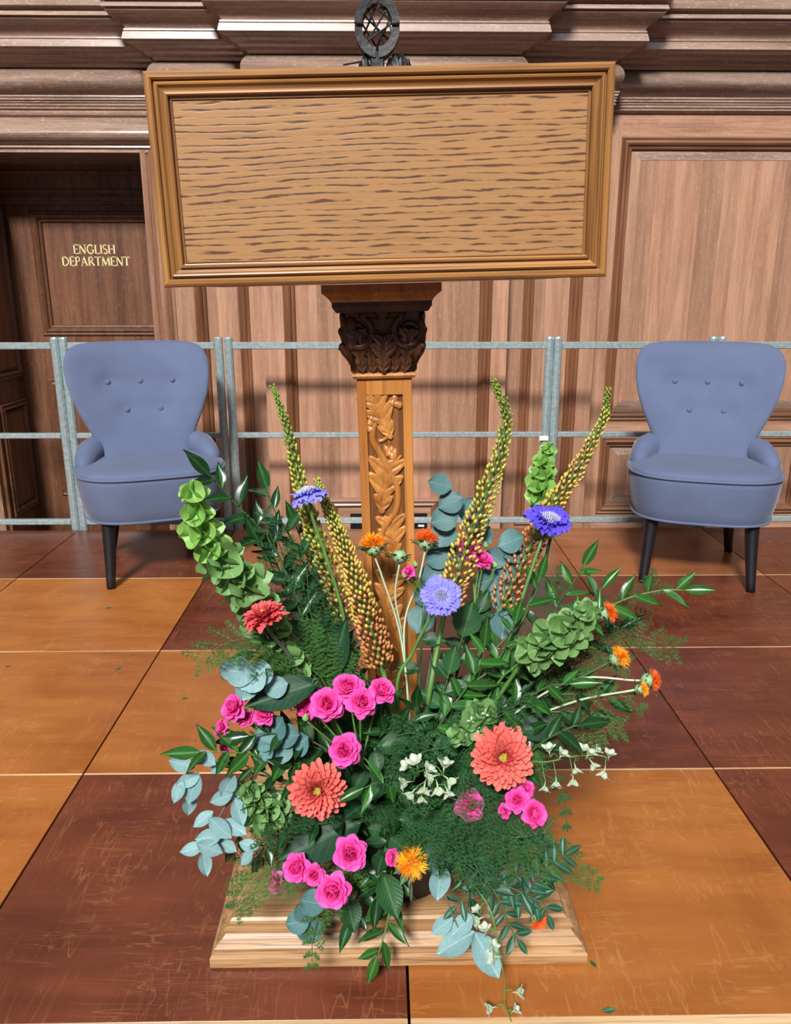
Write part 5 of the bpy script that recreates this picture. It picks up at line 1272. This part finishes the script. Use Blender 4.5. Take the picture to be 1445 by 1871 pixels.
rose_spray('cluster of bright pink spray roses at the upper centre left', [(636, 1258, 1.05, 30, F0 + C_UP * .8), (660, 1284, 1.03, 29, F0 + C_UP * .5 + C_RIGHT * .2), (697, 1263, 1.05, 26, F0 + C_UP * .8 + C_RIGHT * .5), (597, 1288, 1.03, 31, F0 + C_UP * .4 + C_RIGHT * .15), (564, 1292, 1.05, 23, F0 + C_UP * .6 - C_RIGHT * .4)], (660, 1400, 1.06), 6, [(558, 1316, 1.03, 10)])
rose_spray('single bright pink rose in the centre under the upper cluster', [(630, 1371, 1.01, 31, F0 + C_UP * .2 - C_RIGHT * .15)], (690, 1420, 1.05), 5)
rose_spray('cluster of pink roses at the left edge above the ruscus tips', [(430, 1294, 1.03, 26, F0 + C_UP * .7 - C_RIGHT * .6), (408, 1332, 1.03, 19, F0 * .6 + C_UP * .3 - C_RIGHT), (447, 1312, 1.04, 17, F0 + C_UP * .6), (482, 1309, 1.03, 20, F0 * .8 + C_UP * .8 + C_RIGHT * .2), (414, 1366, 1.03, 14, F0 - C_RIGHT)], (520, 1380, 1.06), 3)
rose_spray('cluster of four pink roses low at the front left', [(640, 1558, .96, 33, F0 + C_UP * .25), (545, 1585, .965, 28, F0 + C_UP * .3 - C_RIGHT * .3), (574, 1598, .955, 21, F0 + C_UP * .3), (610, 1626, .945, 34, F0 + C_UP * .1 - C_RIGHT * .05)], (660, 1600, 1.02), 6)
rose_spray('pink rose veiled by fern at the lower left corner', [(507, 1610, .985, 22, F0 * .8 - C_RIGHT * .6)], (600, 1590, 1.03), 2)
rose_spray('small dusky pink rose left of the yellow thistle', [(719, 1567, .975, 17, F0 * .6 + C_UP * .3 - C_RIGHT * .8)], (740, 1560, 1.02), 3)
rose_spray('pink rose behind the fern right of the white florets', [(858, 1471, .99, 29, F0 + C_UP * .3)], (830, 1470, 1.05), 3)
rose_spray('cluster of hot pink roses under the largest dahlia', [(945, 1463, .975, 25, F0 + C_UP * .6 - C_RIGHT * .1), (973, 1486, .965, 26, F0 + C_UP * .3 + C_RIGHT * .5), (962, 1441, .985, 15, F0 + C_UP + C_RIGHT * .4), (922, 1482, .985, 14, F0 - C_RIGHT * .8)], (900, 1480, 1.03), 4)
rose_spray('pair of pink roses behind the tall right spike', [(858, 1004, 1.24, 24, F0 * .8 + C_UP * .8 - C_RIGHT * .3), (880, 1024, 1.23, 21, F0 * .7 + C_UP * .7 + C_RIGHT * .4)], (868, 1110, 1.22), 8, [(888, 1000, 1.23, 8), (906, 1036, 1.22, 8)])
rose_spray('half open pink rose with green buds before the carved post', [(748, 1047, 1.17, 15, F0 * .6 + C_UP * .5 - C_RIGHT * .6)], (775, 1100, 1.18), 3, [(740, 1055, 1.16, 7), (760, 1035, 1.165, 8)])

# ---- safflowers
def saffl(label, px, py, d, rpx, axis, tones, tail, flower=True, mat=None):
    c = at(px, py, d); R_ = rpx * mpp(c); ax = V(axis).normalized(); b0 = base_pt(c.x - POT.x)
    hc = c - ax * R_ * .55
    path = crom([b0] + PX(*tail) + [hc - ax * R_ * 1.1], 6)
    t = thing('safflower', label, 'flower', b0, 'orange safflowers'); stem(t, path, .0020, .0016, mat or M_stemw)
    q = ax.orthogonal().normalized(); s = ax.cross(q)
    rings = []
    for (tt, k) in ((-1.15, .12), (-1.0, .45), (-.7, .72), (-.35, .80), (0, .62), (.2, .38)): rings.append([hc + ax * R_ * tt + (q * math.cos(2 * PI * j / 12) + s * math.sin(2 * PI * j / 12)) * R_ * k for j in range(12)])
    MB().loft(rings).build('flower_head', plainbract, t, True)
    for k in range(13):
        a = k * 2.4; rad = q * math.cos(a) + s * math.sin(a); z = -.9 + .75 * (k % 5) / 4
        obj('bract', LP['bract'][k % 2], t, basis(rad * .9 + ax * (.1 + .3 * (k % 3)), ax, hc + ax * R_ * z + rad * R_ * .6, R_ * rnd(.55, 1.0) * (1.0 if k > 6 else 1.25)))
    if flower:
        mb = MB()
        for i in range(420):
            f = (i + .5) / 420; a = i * 2.39996; tl = math.acos(1 - 1.15 * f); rad = q * math.cos(a) + s * math.sin(a)
            dv = (ax * math.cos(tl) + rad * math.sin(tl) + V((rnd(-.2, .2), rnd(-.2, .2), rnd(-.2, .2)))).normalized()
            p0 = hc + rad * R_ * .35 * math.sqrt(f) + ax * R_ * .1; L = R_ * rnd(.55, 1.05); wv = dv.orthogonal().normalized()
            mid = p0 + dv * L * .6 + V((rnd(-1, 1), rnd(-1, 1), rnd(-1, 1))) * R_ * .08
            mb.tube([p0, mid, p0 + dv * L], [R_ * .026, R_ * .030, R_ * .008], 3, random.choice(tones), cap=False)
        mb.build('florets', M_or, t, kind='stuff')
plainbract = plain('safflower_head_green', (134, 166, 122), 0.6, noise=0.2, nscale=120)
saffl('bright orange safflower before the carved post', 680, 983, 1.20, 21, C_UP + F0 * .35 - C_RIGHT * .1, [0, 0, 1], [(745, 1330, 1.15), (733, 1170, 1.19), (700, 1060, 1.2)])
saffl('unopened green safflower head before the carved post', 730, 1000, 1.21, 18, C_UP + F0 * .2, [0], [(748, 1330, 1.15), (735, 1170, 1.2), (722, 1090, 1.21)], flower=False)
saffl('orange safflower at the right edge of the carved post', 780, 975, 1.23, 19, C_UP + F0 * .2 + C_RIGHT * .1, [0, 2], [(750, 1330, 1.15), (738, 1150, 1.2), (765, 1060, 1.22)])
saffl('orange safflower at the tip of the right green bells', 1120, 1117, 1.03, 17, C_RIGHT * .9 + C_UP * .3 + F0 * .3, [0, 2], [(900, 1310, 1.09), (1010, 1220, 1.06)], mat=M_stemd)
saffl('ragged orange safflower right of the green bells', 1140, 1197, 1.04, 18, C_RIGHT * .7 + C_UP * .5 + F0 * .5, [0, 1], [(900, 1330, 1.09), (1020, 1260, 1.06)], mat=M_stemd)
saffl('orange red safflower furthest to the right', 1200, 1242, 1.02, 17, C_RIGHT + C_UP * .1 + F0 * .2, [0, 2, 2], [(900, 1340, 1.08), (1040, 1245, 1.05)])
saffl('small yellow safflower below the far right orange one', 1180, 1258, 1.01, 12, C_RIGHT + C_UP * .2 + F0 * .3, [1, 1, 0], [(900, 1350, 1.08), (1040, 1285, 1.05)])
saffl('big yellow orange safflower at the front under the fern', 752, 1573, .945, 26, F0 + C_UP * .75, [0, 1, 1], [(750, 1640, .99)], mat=M_stemg)
saffl('red orange safflower resting over the corner of the lectern foot', 988, 1690, .97, 14, C_UP * -.4 + F0 * .6 + C_RIGHT * .3, [2, 2, 0], [(900, 1600, 1.02), (960, 1650, .99)], mat=M_stemd)

# ---- white delphinium florets
def floret_mesh():
    mb = MB()
    for k in range(5):
        a = 2 * PI * k / 5; vs = []; na = 4
        for i in range(5):
            tt = i / 4; w_ = .34 * math.sin(PI * min(1, .15 + .75 * tt)) ** .8
            for j in range(na):
                b = -1 + 2 * j / (na - 1); r = .08 + .62 * tt ** 1.3; x, z = r, .55 * math.sin(tt * 1.5) ** 1.0
                pt = V((x, b * w_, 0)); vs.append((math.cos(a) * pt.x - math.sin(a) * pt.y, z - .08 * b * b, math.sin(a) * pt.x + math.cos(a) * pt.y))
        mb.add(vs, [(i * na + j, i * na + j + 1, (i + 1) * na + j + 1, (i + 1) * na + j) for i in range(4) for j in range(na - 1)])
    mb.tube([(0, .1, 0), (0, -.3, .02), (0, -.75, -.10)], [.12, .07, .02], 6)
    return mb.mesh('floret', M_wf, True)
FLO = floret_mesh()
def delph(label, pts, fl, r=.0016, mat=None):
    path = crom([base_pt(at(*pts[-1]).x - POT.x)] + PX(*pts), 5)
    t = thing('delphinium_stem', label, 'flower', path[0], 'white delphinium stems'); stem(t, path, r, r * .6, mat or M_stem)
    for (px, py, d, s, deg) in fl:
        c = at(px, py, d); R_ = s * 1.2 * mpp(c); dv = imgdir(deg, rnd(.1, .5))
        near = min(path, key=lambda p: (p - c).length)
        stem(t, crom([near, near.lerp(c, .5) + UP * .003, c - dv * R_ * .7], 3), .0008, .0007, M_stem, 'stalk')
        obj('floret', FLO, t, basis(dv, UP + V((rnd(-.5, .5), 0, 0)), c, R_))
delph('white delphinium cluster in the middle between rose and dahlia', [(770, 1500, 1.03), (790, 1450, 1.0), (785, 1415, .985), (770, 1390, .98)],
      [(760, 1395, .975, 19, 110), (782, 1408, .97, 17, 60), (812, 1400, .97, 19, 80), (820, 1425, .97, 18, -40), (800, 1440, .965, 19, -80), (775, 1440, .965, 19, -100), (752, 1450, .97, 18, -130), (742, 1430, .975, 17, 190), (818, 1447, .967, 17, -70), (790, 1420, .96, 18, 200), (745, 1400, .98, 16, 150), (770, 1458, .965, 16, -90)])
delph('loose white delphinium spray right of the largest dahlia', [(940, 1400, 1.04), (1000, 1392, 1.01), (1050, 1382, 1.0), (1090, 1380, .99), (1112, 1385, .985)],
      [(1003, 1371, .99, 16, 100), (1026, 1380, .985, 15, 60), (1063, 1372, .985, 15, 100), (1076, 1378, .985, 15, 60), (1052, 1405, .98, 15, -80), (1047, 1426, .975, 16, -90), (1113, 1380, .975, 14, 80), (1103, 1411, .972, 16, -110), (1083, 1396, .98, 15, -60), (1016, 1430, .985, 15, -95), (995, 1438, .985, 14, -100), (1090, 1372, .985, 12, 40)])
delph('green white delphinium trailing down to the stage edge', [(850, 1600, 1.01), (895, 1660, .97), (910, 1730, .955), (921, 1790, .945), (922, 1835, .935), (934, 1866, .928)],
      [(874, 1680, .965, 17, 200), (886, 1700, .96, 15, 100), (905, 1748, .945, 19, 170), (900, 1730, .95, 14, 60), (946, 1813, .938, 15, 10), (898, 1842, .932, 15, 190), (940, 1846, .930, 12, 40), (872, 1665, .967, 12, 120)])

# ---- bits of leaf dropped on the stage
for (px, py, d, L, dg, lab) in ((193, 1111, 0, .020, 10, 'tiny dry leaf scrap on the orange deck near the left chair leg'), (331, 1277, 0, .020, 20, 'tiny green leaf scrap on the orange deck left of the roses'), (209, 1222, 0, .020, 0, 'pale leaf scrap on the deck seam at the left'),
                           (10, 1218, 0, .014, 30, 'green crumb of leaf at the far left deck'), (1090, 1768, 0, .016, 120, 'dark twig scrap on the orange deck right of the foot'), (1100, 1848, 0, .022, 5, 'short green stalk scrap at the front stage edge')):
    v = C_RIGHT * ((px - CX) / F_PX) + C_UP * (-(py - CY) / F_PX) + C_FWD; p = V((0, 0, EYE)) + v * (-(EYE - .0015) / v.z)
    a = math.radians(dg); o = thing('leaf_scrap', lab, 'leaf', (p.x, p.y, 0))
    obj('leaf', LP['pist'][0], o, basis(V((math.cos(a), math.sin(a), .05)), V((0, -.3, 1)), V((p.x, p.y, .0015)), L))
